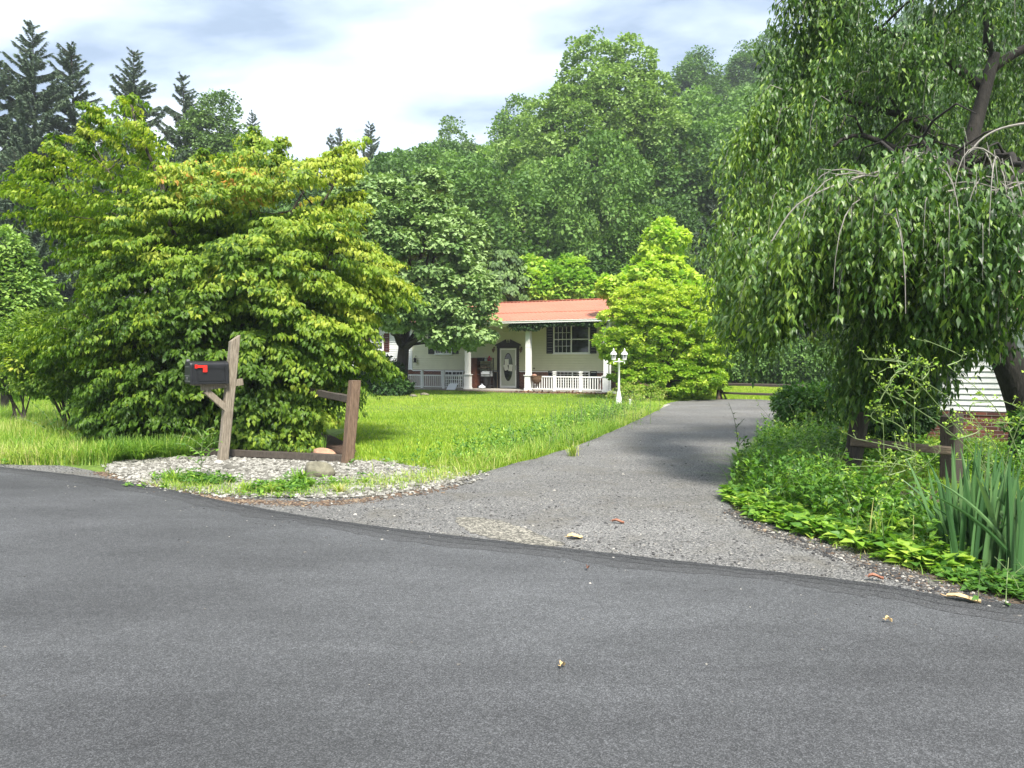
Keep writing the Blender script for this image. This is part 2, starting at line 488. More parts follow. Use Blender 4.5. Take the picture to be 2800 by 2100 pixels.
M['ground'] = ground_mat()
M['road'] = asphalt_mat('road_asphalt', (.055, .057, .060), (.078, .080, .084), 190, .5, .3, .42)
M['drive'] = asphalt_mat('driveway_asphalt', (.092, .091, .090), (.172, .168, .16), 95, .45, .8, .25, stain=(.12, .112, .095))
M['edge_soft'] = asphalt_mat('edge_soft', (.039, .040, .042), (.060, .061, .063), 170, .5, .6, .25)
M['edge_softer'] = asphalt_mat('edge_softer', (.045, .046, .048), (.066, .067, .070), 180, .5, .5, .3)
M['edge'] = asphalt_mat('fresh_edge', (.030, .031, .033), (.052, .053, .056), 140, .5, .9, .2)
M['dust'] = asphalt_mat('pale_grit', (.10, .094, .08), (.20, .188, .158), 60, .4, .8, .2)
M['mulch'] = simple('mulch', (.06, .034, .022), .95, var=.6, vscale=30, bump=1.0, bscale=50)
M['mulch_red'] = simple('mulch_red', (.12, .045, .03), .95, var=.6, vscale=25, bump=1.0, bscale=40)
M['pebble_bed'] = simple('pebble_bed', (.15, .14, .11), .9, var=.5, vscale=40, bump=1.0, bscale=60)
M['concrete'] = simple('concrete', (.34, .32, .28), .85, var=.2, vscale=6, bump=.3)
M['earth'] = simple('earth', (.075, .055, .038), .95, var=.5, vscale=12, bump=1.0, bscale=25)
M['hill'] = simple('forest_floor', (.022, .04, .012), .95, var=.5, vscale=.6)

def hill_z(x, y):
    x = np.asarray(x, dtype=float); y = np.asarray(y, dtype=float)
    u = x / np.maximum(y, 1)
    g = np.interp(u, [-.8, -.45, -.2, 0, .2, .36, .6, .9], [.05, .07, .13, .18, .27, .44, .56, .58])
    s = np.clip(y - 52, 0, 130)
    s = s * s / (s + 14)
    return g * s + 1.2 * np.sin(x * .06 + 1) * np.sin(y * .05) * np.clip(s / 20, 0, 1)

def build_ground():
    xs = np.concatenate([[-1500, -600, -250], np.linspace(-160, 200, 61), [300, 700, 1500]])
    ys = np.concatenate([[-600, -150, -40, 0, 10, 20, 30, 40, 47], np.linspace(52, 200, 38), [260, 400, 900, 2200]])
    X, Y = np.meshgrid(xs, ys)
    Z = hill_z(X, Y)
    V = np.stack([X, Y, Z], -1).reshape(-1, 3)
    nx = len(xs); q = []
    for j in range(len(ys) - 1):
        for i in range(nx - 1):
            a = j * nx + i; q.append((a, a + 1, a + 1 + nx, a + nx))
    o = mesh_quads('ground', V, np.array(q), M['ground'], smooth=True)
    me = o.data; me.materials.append(M['hill'])
    mi = np.array([1 if V[f[0]][1] >= 50 else 0 for f in q], dtype=np.int32)
    me.polygons.foreach_set('material_index', mi)
    tag(o, 'green valley floor rising into the wooded hillside behind the houses', kind='structure')
build_ground()

def pts_px(l, z=0.0): return [G(x, y, z) for x, y in l]

def smooth_poly(pts, k=6):
    n = len(pts); o = []
    for i in range(n):
        p0, p1, p2, p3 = pts[i - 1], pts[i], pts[(i + 1) % n], pts[(i + 2) % n]
        for j in range(k):
            s_ = j / k
            o.append(0.5 * ((2 * p1) + (p2 - p0) * s_ + (2 * p0 - 5 * p1 + 4 * p2 - p3) * s_ ** 2 + (3 * p1 - p0 - 3 * p2 + p3) * s_ ** 3))
    return o
def ragged(pts, k=4, amp=.07):
    """smooth outline that wanders outwards only, so it never crosses itself"""
    p = smooth_poly(pts, k * 4); n = len(p)
    ar = sum(p[i - 1].x * p[i].y - p[i].x * p[i - 1].y for i in range(n)); sg_ = 1 if ar > 0 else -1
    o = []
    for i, q in enumerate(p):
        t = p[(i + 3) % n] - p[i - 3]; t.normalize(); nr = Vector((t.y, -t.x, 0)) * sg_
        w_ = .5 + .5 * math.sin(i * .83) * math.sin(i * .37 + 1)
        o.append(q + nr * amp * (w_ * .7 + random.random() * .3))
    return o
def smooth_line(pts, k=6, wob=0.0):
    o = []; n = len(pts)
    for i in range(n - 1):
        p0, p1, p2, p3 = pts[max(i - 1, 0)], pts[i], pts[i + 1], pts[min(i + 2, n - 1)]
        for j in range(k):
            s_ = j / k
            q = 0.5 * ((2 * p1) + (p2 - p0) * s_ + (2 * p0 - 5 * p1 + 4 * p2 - p3) * s_ ** 2 + (3 * p1 - p0 - 3 * p2 + p3) * s_ ** 3)
            if wob: q = q + Vector((random.gauss(0, wob), random.gauss(0, wob), 0))
            o.append(q)
    o.append(pts[-1]); return o

EDGE = pts_px([(-900, 1205), (-400, 1245), (0, 1280), (350, 1322), (700, 1392), (1000, 1440), (1500, 1500), (2000, 1556), (2400, 1604), (2800, 1662)])
EDGE = EDGE + [Vector((6.5, 3.7, 0)), Vector((12, 1.4, 0)), Vector((30, -7, 0))]
edge_s = smooth_line(EDGE, 12, .003)
EX = np.array([p.x for p in edge_s]); EY = np.array([p.y for p in edge_s])
sheet('road', [Vector((30, -30, 0)), Vector((-60, -30, 0)), Vector((-60, 30, 0)), Vector((-24, 21, 0))] + edge_s, .016, M['road'], label='two lane country road of fresh grey asphalt', thick=.03)
# darker raw rim of the new paving
def band(off0, off1, i0, i1, wob=.015):
    a, b = [], []
    for i in range(i0, i1):
        p = edge_s[i]; t = (edge_s[min(i + 1, len(edge_s) - 1)] - edge_s[max(i - 1, 0)]).normalized()
        nrm = Vector((t.y, -t.x, 0))          # towards the road
        a.append(p + nrm * (off0 + random.gauss(0, wob * .3))); b.append(p + nrm * (off1 * (1 + .25 * math.sin(i * .31) * math.sin(i * .13)) + random.gauss(0, wob)))
    return a + b[::-1]
sheet('road_rim', band(.004, .08, 24, 120, .012), .0215, M['edge'], label='dark raw rim along the edge of the new asphalt')
sheet('road_rim', band(.004, .17, 24, 120, .016), .0197, M['edge_soft'], label='slightly darker band inside the rim of the road')
sheet('road_rim', band(.004, .30, 24, 120, .02), .0178, M['edge_softer'], label='faint darker band along the side of the road')
# driveway with its flared, gritty apron
dr = ([(-900, 1198), (-300, 1245), (0, 1270), (180, 1276), (300, 1300), (420, 1335), (600, 1356), (900, 1362), (1100, 1345), (1210, 1325), (1285, 1305),
       (1400, 1270), (1520, 1238), (1640, 1195), (1730, 1155), (1800, 1122), (1850, 1098), (2000, 1092), (2105, 1095), (2170, 1108), (2165, 1135), (2125, 1170),
       (2070, 1210), (2035, 1260), (2000, 1310), (1985, 1350), (2015, 1400), (2100, 1450), (2250, 1500), (2400, 1552), (2560, 1610), (2800, 1690)])
drp = pts_px(dr)
drs = smooth_line(drp, 6, .012) + [Vector((9, 2.0, 0)), Vector((2, 4.0, 0)), Vector((-3, 6, 0)), Vector((-12, 10, 0))]
sheet('driveway', drs, .006, M['drive'], label='grey worn asphalt driveway leading to the house')
sheet('driveway_dust', [p for p in ragged(pts_px([(1255, 1420), (1330, 1422), (1420, 1445), (1500, 1478), (1535, 1490), (1480, 1494), (1380, 1478), (1290, 1455)]), 5, .05)], .0105, M['dust'], label='pale grit lying at the foot of the driveway')
0 and sheet('driveway_crack_strip', [p for p in smooth_poly(pts_px([(1820, 1143), (1950, 1128), (2100, 1130), (2115, 1142), (2000, 1152), (1900, 1160), (1830, 1160)]), 4)], .0105, M['dust'], label='pale washed band across the far driveway')

# beds
MPX = [(330, 1262), (340, 1200), (420, 1165), (700, 1155), (860, 1180), (960, 1225), (950, 1262), (900, 1268), (600, 1256), (400, 1270)]
sheet('mulch_bed', ragged(pts_px(MPX), 4), .010, M['mulch'], label='dark mulch under the dogwood')
bed = pts_px([(310, 1268), (420, 1258), (560, 1250), (700, 1248), (850, 1258), (960, 1262), (1060, 1268), (1200, 1290), (1290, 1306), (1240, 1322), (1120, 1345), (980, 1362), (820, 1362), (640, 1358), (480, 1342), (370, 1315), (300, 1290)])
sheet('pebble_bed', smooth_poly(bed, 4), .012, M['pebble_bed'], label='bed of white stones round the mailbox')
0 and sheet('rust_soil', ragged(pts_px([(270, 1290), (360, 1300), (470, 1338), (640, 1362), (830, 1372), (960, 1368), (940, 1376), (800, 1380), (600, 1372), (440, 1350), (330, 1318)]), 4), .018, M['earth'], label='rusty soil along the edge of the stone bed')
sheet('shade_soil', ragged(pts_px([(2130, 1155), (2300, 1160), (2480, 1160), (2560, 1200), (2400, 1195), (2250, 1190), (2150, 1175)]), 4), .006, M['mulch_red'], label='leaf litter under the weeping tree')
sheet('verge_soil', ragged(pts_px([(1996, 1345), (2020, 1398), (2104, 1446), (2254, 1496), (2404, 1548), (2564, 1606), (2800, 1686), (2950, 1740), (3150, 1600), (2900, 1400), (2500, 1330), (2250, 1290), (2070, 1290)]), 4, .05), .009, M['earth'], label='bare soil in the weedy verge')

# scattered stones as stuff
def pebbles(name, pts, size, mat, label, flat=.6, z0=0.015):
    """pts (n,2); random squashed octahedra-like stones, all quads"""
    n = len(pts)
    th = np.array([0, 1, 2, 3]) * np.pi / 2
    lowr = np.stack([np.cos(th), np.sin(th), np.zeros(4)], 1)
    midr = np.stack([np.cos(th + .5) * .9, np.sin(th + .5) * .9, np.full(4, .55)], 1)
    topr = np.stack([np.cos(th + .2) * .4, np.sin(th + .2) * .4, np.full(4, .95)], 1)
    T = np.concatenate([lowr, midr, topr])
    q = []
    for r in (0, 4):
        for j in range(4): q.append((r + j, r + (j + 1) % 4, r + 4 + (j + 1) % 4, r + 4 + j))
    q.append((8, 9, 10, 11)); q = np.array(q)
    s = size * np.exp(rng.normal(size=n) * .35)
    a = rng.random(n) * 6.28
    V = T[None] * (1 + rng.normal(size=(n, 12, 1)) * .16)
    V = V * np.stack([s * rng.uniform(.7, 1.3, n), s * rng.uniform(.7, 1.1, n), s * flat], 1)[:, None, :]
    x = V[..., 0] * np.cos(a)[:, None] - V[..., 1] * np.sin(a)[:, None]
    y = V[..., 0] * np.sin(a)[:, None] + V[..., 1] * np.cos(a)[:, None]
    V = np.stack([x + pts[:, 0, None], y + pts[:, 1, None], V[..., 2] + z0], -1).reshape(-1, 3)
    Q = (q[None] + (np.arange(n) * 12)[:, None, None]).reshape(-1, 4)
    tone = np.repeat(rng.random(n), 12)
    o = mesh_quads(name, V, Q, mat, tone=tone)
    tag(o, label, kind='stuff'); return o

def in_poly(x, y, poly):
    c = np.zeros(len(x), dtype=bool); n = len(poly)
    for i in range(n):
        x1, y1 = poly[i][0], poly[i][1]; x2, y2 = poly[i - 1][0], poly[i - 1][1]
        if y1 == y2: continue
        k = ((y1 > y) != (y2 > y)) & (x < (x2 - x1) * (y - y1) / (y2 - y1) + x1)
        c ^= k
    return c
def sample_poly(poly, n):
    xs = [p[0] for p in poly]; ys = [p[1] for p in poly]
    o = np.zeros((0, 2))
    while len(o) < n:
        p = np.stack([rng.uniform(min(xs), max(xs), n * 2), rng.uniform(min(ys), max(ys), n * 2)], 1)
        o = np.concatenate([o, p[in_poly(p[:, 0], p[:, 1], poly)]])
    return o[:n]

def along(l, n, spread, z=0.0):
    """random points scattered round a pixel polyline on the ground"""
    P = [G(x, y) for x, y in l]
    seg = [(P[i + 1] - P[i]).length for i in range(len(P) - 1)]
    tot = sum(seg); out_ = []
    for _ in range(n):
        r = random.random() * tot; i = 0
        while r > seg[i] and i < len(seg) - 1: r -= seg[i]; i += 1
        p = P[i].lerp(P[i + 1], r / seg[i])
        out_.append((p.x + random.gauss(0, spread), p.y + random.gauss(0, spread)))
    return np.array(out_)

def stone_mat(name, stops, rough=.8):
    m, t, b = new_mat(name)
    a = t.nodes.new('ShaderNodeAttribute'); a.attribute_name = 'tone'
    r = t.nodes.new('ShaderNodeValToRGB'); r.color_ramp.interpolation = 'LINEAR'
    r.color_ramp.elements[0].position, r.color_ramp.elements[0].color = stops[0][0], (*stops[0][1], 1)
    r.color_ramp.elements[1].position, r.color_ramp.elements[1].color = stops[-1][0], (*stops[-1][1], 1)
    for p, c in stops[1:-1]:
        e = r.color_ramp.elements.new(p); e.color = (*c, 1)
    t.links.new(a.outputs['Fac'], r.inputs[0]); t.links.new(r.outputs[0], b.inputs['Base Color'])
    b.inputs['Roughness'].default_value = rough
    return m
M['white_stone'] = stone_mat('white_stone', [(0, (.08, .076, .062)), (.45, (.18, .172, .15)), (1, (.37, .36, .325))])
M['grit'] = stone_mat('road_grit', [(0, (.02, .02, .022)), (.55, (.06, .058, .055)), (.85, (.14, .13, .115)), (1, (.4, .38, .34))])
bedpoly = [(p.x, p.y) for p in smooth_poly(bed, 4)]
pb = sample_poly(bedpoly, 24000)
pb = pb[rng.random(len(pb)) < .62 + .5 * noise3(np.c_[pb, pb[:, 0] * 0], 1.6, 12)]
pb = np.concatenate([pb, sample_poly([(p.x, p.y) for p in smooth_poly([G(a, b) for a, b in [(290, 1268), (560, 1245), (1000, 1252), (1320, 1292), (1280, 1325), (1060, 1366), (640, 1366), (420, 1340), (310, 1305)]], 3)], 3200)])
pebbles('white_pebbles', pb, .019, M['white_stone'], 'white stones filling the bed round the mailbox post')
M['rust_crumb'] = stone_mat('rust_crumb', [(0, (.05, .033, .022)), (.6, (.13, .08, .05)), (1, (.26, .20, .13))])
rc = along([(275, 1292), (360, 1312), (470, 1346), (640, 1372), (830, 1380), (960, 1374), (1150, 1345), (1230, 1330)], 3600, .085)
pebbles('rusty_litter', rc, .011, M['rust_crumb'], 'rusty brown litter along the foot of the stone bed', flat=.4, z0=.008)
rc = along([(2030, 1402), (2104, 1450), (2254, 1500), (2404, 1552), (2564, 1611), (2800, 1690)], 5200, .07)
pebbles('verge_litter', rc[:1300], .009, M['rust_crumb'], 'brown litter and grit along the edge of the verge', flat=.4, z0=.009)
pebbles('verge_grit', rc + rng.normal(size=rc.shape) * .05, .009, M['grit'], 'grey grit along the edge of the verge', z0=.009)
# loose grit on the apron: densest beside the road
gp = sample_poly([(p.x, p.y) for p in drs[:220]] + [(2, 4.3), (-3, 6)], 60000)
ey = np.interp(gp[:, 0], EX, EY)
dist = gp[:, 1] - ey
keep = (dist > 0.0) & (rng.random(len(gp)) < np.exp(-dist / 2.6) * .8 + .02) & (gp[:, 1] < 20)
keep &= (noise3(np.c_[gp, np.zeros(len(gp))], 2.5, 4) * .5 + .6 > rng.random(len(gp)))
pebbles('loose_gravel', gp[keep][:26000], .0075, M['grit'], 'loose grit scattered on the apron of the driveway', z0=.006)
rp = np.stack([rng.uniform(-6, 5, 9000), rng.uniform(2.4, 10, 9000)], 1)
dd = np.interp(rp[:, 0], EX, EY) - rp[:, 1]
keep = (dd > .03) & (rng.random(len(rp)) < np.exp(-dd / .35) + .035)
pebbles('road_pebbles', rp[keep], .0055, M['grit'], 'few small stones lying on the road', z0=.016)

# ================================================================== GRASS
def blades(name, pts, h, w, mat, label, lean=.35, tone0=.5, tn=.22, seg=1, z0=0.0, patch=True, category=None):
    n = len(pts)
    P = np.c_[pts, np.full(n, z0)]
    a = rng.random(n) * 6.28
    side = np.stack([np.cos(a), np.sin(a), np.zeros(n)], 1)
    fwd = np.stack([-np.sin(a), np.cos(a), np.zeros(n)], 1)
    hh = h * rng.uniform(.5, 1.3, n); ww = w * rng.uniform(.6, 1.4, n)
    if patch: hh *= 1 + .45 * noise3(P, .9, 3)
    le = lean * rng.uniform(.2, 1.8, n)
    rows = []
    for k in range(seg + 1):
        s_ = k / seg
        c = P + fwd * (hh * le * s_ ** 1.7)[:, None]; c = c + np.array([0, 0, 1.0]) * (hh * s_ * (1 - .35 * le * s_))[:, None]
        wd = ww * (1 - s_ * .85)
        rows += [c - side * wd[:, None] / 2, c + side * wd[:, None] / 2]
    V = np.stack(rows, 1)
    kk = 2 * (seg + 1)
    q = np.array([(2 * i, 2 * i + 1, 2 * i + 3, 2 * i + 2) for i in range(seg)])
    Q = (q[None] + (np.arange(n) * kk)[:, None, None]).reshape(-1, 4)
    tone = tone0 + rng.normal(size=n) * tn + .26 * noise3(P, .6, 8) + .18 * noise3(P, 2.6, 5)
    o = mesh_quads(name, V.reshape(-1, 3), Q, mat, tone=np.repeat(np.clip(tone, 0, 1), kk))
    tag(o, label, kind='stuff')
    return o

drpoly = [(p.x, p.y) for p in drs]
HOUSE_O = Vector((0.0, 37.2, 0)); HA = -math.atan(.5)
def house_w(u, v, z=0.0):
    """u along the facade to the right, v out of the facade towards the road"""
    return Vector((HOUSE_O.x + u * math.cos(HA) + v * math.sin(HA), HOUSE_O.y + u * math.sin(HA) - v * math.cos(HA), z))
def not_paved(p):
    k = ~in_poly(p[:, 0], p[:, 1], drpoly)
    k &= p[:, 1] > np.interp(p[:, 0], EX, EY) + .1
    k &= ~in_poly(p[:, 0], p[:, 1], bedpoly)
    # in front of the house beds
    hx = (p[:, 0] - HOUSE_O.x) * math.sin(HA) - (p[:, 1] - HOUSE_O.y) * math.cos(HA)
    k &= (hx > 2.6) | (p[:, 0] > 8)
    return k
def persp_pts(n, u0, u1, y0, y1, power=1.6):
    """more blades where they are nearer"""
    t = rng.random(n) ** power
    y = y0 + (y1 - y0) * t
    u = rng.uniform(u0, u1, n)
    return np.stack([u * y, y], 1)
lp = persp_pts(360000, -.72, .52, 10.7, 37, 1.35)
lp = lp[not_paved(lp)]
lp = lp[~((lp[:, 0] < -3.6) & (lp[:, 1] < 16.5))]
MULCH = [(p.x, p.y) for p in ragged([G(a, b) for a, b in MPX], 4)]
lp = lp[~in_poly(lp[:, 0], lp[:, 1], MULCH)]
blades('lawn_grass', lp, .062, .014, M['grass'], 'mown lawn of bright green grass in front of the house', tone0=.52)
# rough edges: tall grass on the left, tufts along the driveway, the verge
tp = persp_pts(30000, -.78, -.50, 10.9, 22, 1.2); tp = tp[not_paved(tp)]; tp = tp[~in_poly(tp[:, 0], tp[:, 1], MULCH)]
blades('meadow_grass', tp, .32, .012, M['tallgrass'], 'tall pale meadow grass at the left edge of the yard', lean=.6, tone0=.68, seg=2)
tp = persp_pts(11000, -.56, -.40, 11.0, 13.2, 1.0); tp = tp[not_paved(tp)]
blades('long_green_grass', tp, .36, .014, M['tallgrass'], 'long dark green grass beside the dogwood', lean=1.0, tone0=.3, seg=3)

tp = along([(1290, 1290), (1420, 1255), (1560, 1215), (1660, 1175), (1740, 1140), (1800, 1112)], 15000, .42); tp = tp[~in_poly(tp[:, 0], tp[:, 1], drpoly)]
blades('driveway_edge_grass', tp, .24, .010, M['tallgrass'], 'rough yellow green grass along the left edge of the driveway', lean=.8, tone0=.72, seg=2)
tp = along([(420, 1335), (640, 1350), (850, 1352), (1000, 1330), (1150, 1315), (1280, 1295), (1330, 1275)], 5200, .26); tp = tp[~in_poly(tp[:, 0], tp[:, 1], drpoly)]
blades('bed_edge_grass', tp, .12, .010, M['tallgrass'], 'low grass creeping over the stone bed', lean=.9, tone0=.7, seg=2)
tp = along([(2150, 1130), (2110, 1180), (2070, 1230), (2040, 1290)], 5200, .32); tp = tp[~in_poly(tp[:, 0], tp[:, 1], drpoly)]
blades('verge_grass', tp, .24, .010, M['tallgrass'], 'grass at the right edge of the driveway', lean=.8, tone0=.55, seg=2)
tp = np.stack([rng.uniform(3.2, 12, 26000), rng.uniform(8.6, 15, 26000)], 1); tp = tp[~in_poly(tp[:, 0], tp[:, 1], drpoly)]
blades('side_lawn', tp, .08, .013, M['grass'], 'grass in front of the neighbouring house', tone0=.42)
tp = along([(2000, 1340), (2080, 1420), (2250, 1480), (2450, 1540), (2640, 1600), (2790, 1640)], 2600, .12); tp = tp + np.array([.1, .12]); tp = tp[~in_poly(tp[:, 0], tp[:, 1], drpoly)]
blades('roadside_grass', tp, .11, .008, M['tallgrass'], 'thin grass along the gravel edge', lean=1.0, tone0=.5, seg=2)
tp = along([(2080, 1260), (2140, 1330), (2260, 1400), (2420, 1450), (2560, 1500)], 5200, .3) + np.array([.12, .22]); tp = tp[~in_poly(tp[:, 0], tp[:, 1], drpoly)]
blades('verge_long_grass', tp, .34, .012, M['tallgrass'], 'long arching grass mixed through the verge weeds', lean=1.1, tone0=.35, seg=4)
# back lawn behind the rail fence
tp = persp_pts(30000, .24, .42, 29, 46, 1.0); tp = tp[~in_poly(tp[:, 0], tp[:, 1], drpoly)]
blades('back_lawn', tp, .08, .03, M['grass'], 'sunlit lawn beyond the rail fence', tone0=.62)

# broad leaved ground cover of the right verge
def rosettes(name, pts, per, leaf, mat, label, tone0=.5, rise=.5, z0=.01, hgt=0.0, wid=1.25):
    n = len(pts); i = np.repeat(np.arange(n), per); k = len(i)
    a = rng.random(k) * 6.28
    el = rng.uniform(.1, 1.0, k) * rise
    d = np.stack([np.cos(a), np.sin(a), el], 1)
    hz = rng.random(k) * hgt * rng.uniform(.3, 1.2, n)[i]
    pos = np.c_[pts[i], z0 + hz] + d * .01
    nn = np.stack([-np.cos(a) * .4, -np.sin(a) * .4, np.ones(k)], 1) + rnd(k, .35)
    tone = tone0 + (rng.normal(size=n) * .15)[i] + rng.normal(size=k) * .12 + .15 * noise3(pos, 1.5, 9)
    o = leaf_object(name, T_OVATE, pos, d, nn, leaf * rng.uniform(.5, 1.3, k), tone, mat, wid=wid)
    tag(o, label, kind='stuff'); return o
tp = along([(2010, 1370), (2090, 1415), (2230, 1470), (2430, 1525), (2600, 1580)], 560, .10) + np.array([.07, .16]); tp = tp[~in_poly(tp[:, 0], tp[:, 1], drpoly)]
rosettes('ground_cover', tp, 9, .115, M['weed'], 'bright broad leaved weeds spilling towards the gravel', tone0=.74, rise=.8, hgt=.10)
tp = along([(2070, 1300), (2150, 1370), (2300, 1430), (2480, 1480), (2620, 1530)], 900, .28) + np.array([.1, .25]); tp = tp[~in_poly(tp[:, 0], tp[:, 1], drpoly)]
rosettes('verge_undergrowth', tp, 11, .09, M['weed'], 'darker weeds filling the verge round the fence', tone0=.55, rise=1.5, hgt=.46, wid=.8)
tp = along([(2100, 1215), (2200, 1230), (2330, 1260), (2500, 1280), (2700, 1300), (2900, 1320)], 1300, .5) + np.array([.1, .3]); tp = tp[~in_poly(tp[:, 0], tp[:, 1], drpoly)]
rosettes('verge_weeds', tp, 12, .075, M['weed'], 'mixed low weeds behind the split rail fence', tone0=.55, rise=1.5, hgt=.42, wid=.8)
tp = along([(2640, 1600), (2760, 1640), (2840, 1640)], 160, .10) + np.array([.1, .12]); tp = tp[~in_poly(tp[:, 0], tp[:, 1], drpoly)]
rosettes('corner_weeds', tp, 8, .07, M['weed'], 'small dusty weeds at the near corner of the verge', tone0=.3, rise=.7, hgt=.06)
tp = along([(470, 1310), (560, 1325), (700, 1340), (830, 1345), (900, 1345), (1000, 1335), (1150, 1310)], 620, .2)
tp = tp[noise3(np.c_[tp, tp[:, 0] * 0], 3.2, 17) > .12]; 
rosettes('bed_weeds', tp, 9, .07, M['weed'], 'small weeds growing through the white stones', tone0=.6, rise=.9, hgt=.08, wid=.8)
tp = along([(1180, 1285), (1300, 1272), (1420, 1235), (1540, 1200), (1640, 1160), (1730, 1125)], 620, .4) + np.array([-.25, .3]); tp = tp[~in_poly(tp[:, 0], tp[:, 1], drpoly)]; tp = tp[noise3(np.c_[tp, tp[:, 0] * 0], 1.7, 19) > -.1]
rosettes('driveway_weeds', tp, 12, .075, M['weed'], 'loose weeds in the rough strip between lawn and driveway', tone0=.62, rise=1.6, hgt=.34, wid=.7)
tp = along([(60, 1262), (240, 1255), (380, 1250), (470, 1245)], 240, .15)
rosettes('dogwood_weeds', tp, 8, .08, M['weed'], 'shaded weeds at the foot of the dogwood', tone0=.3, rise=1.0, hgt=.12)

# ================================================================== TREES
def tree_root(name, loc, label, cat='tree', group=None):
    return tag(empty(name, loc), label, cat, group)
def local(o, root):
    """keep the world place of a mesh built in world space while parenting it to its thing"""
    o.parent = root; o.matrix_parent_inverse = Matrix.Translation(-Vector(root.location)); return o

# ---- layered dogwood: sprays of drooping leaves
def sprays(name, P, D, Ls, Ws, per, leaf, mat, sag=.35, tone_fn=None, tn=.16, base_tone=.42, droop=1.0, T=T_OVATE):
    n = len(P)
    i = np.repeat(np.arange(n), per); k = len(i)
    t = rng.random(k) ** .8
    s = rng.uniform(-1, 1, k)
    S = unit(np.cross(D, np.array([0, 0, 1.0])))
    lat = s * Ws[i] * np.sin(np.pi * np.clip(t * .85 + .1, 0, 1)) ** .7
    pos = P[i] + D[i] * (Ls[i] * t)[:, None] + S[i] * lat[:, None]
    pos[:, 2] -= sag * (Ls[i] * t ** 2.4 * .8 + np.abs(lat) ** 1.5 * .6)
    pos += rnd(k, .018)
    d = D[i] * .45 + S[i] * (np.sign(s) * .55)[:, None] + rnd(k, .22)
    d[:, 2] -= droop * rng.uniform(.35, 1.35, k)
    nn = D[i] * .5 + np.array([0, 0, .8]) + rnd(k, .3)
    tone = base_tone + (rng.normal(size=n) * tn)[i] + rng.normal(size=k) * tn * .6
    if tone_fn is not None: tone = tone_fn(pos, tone)
    return leaf_object(name, T, pos, d, nn, leaf * rng.uniform(.6, 1.2, k), tone, mat)

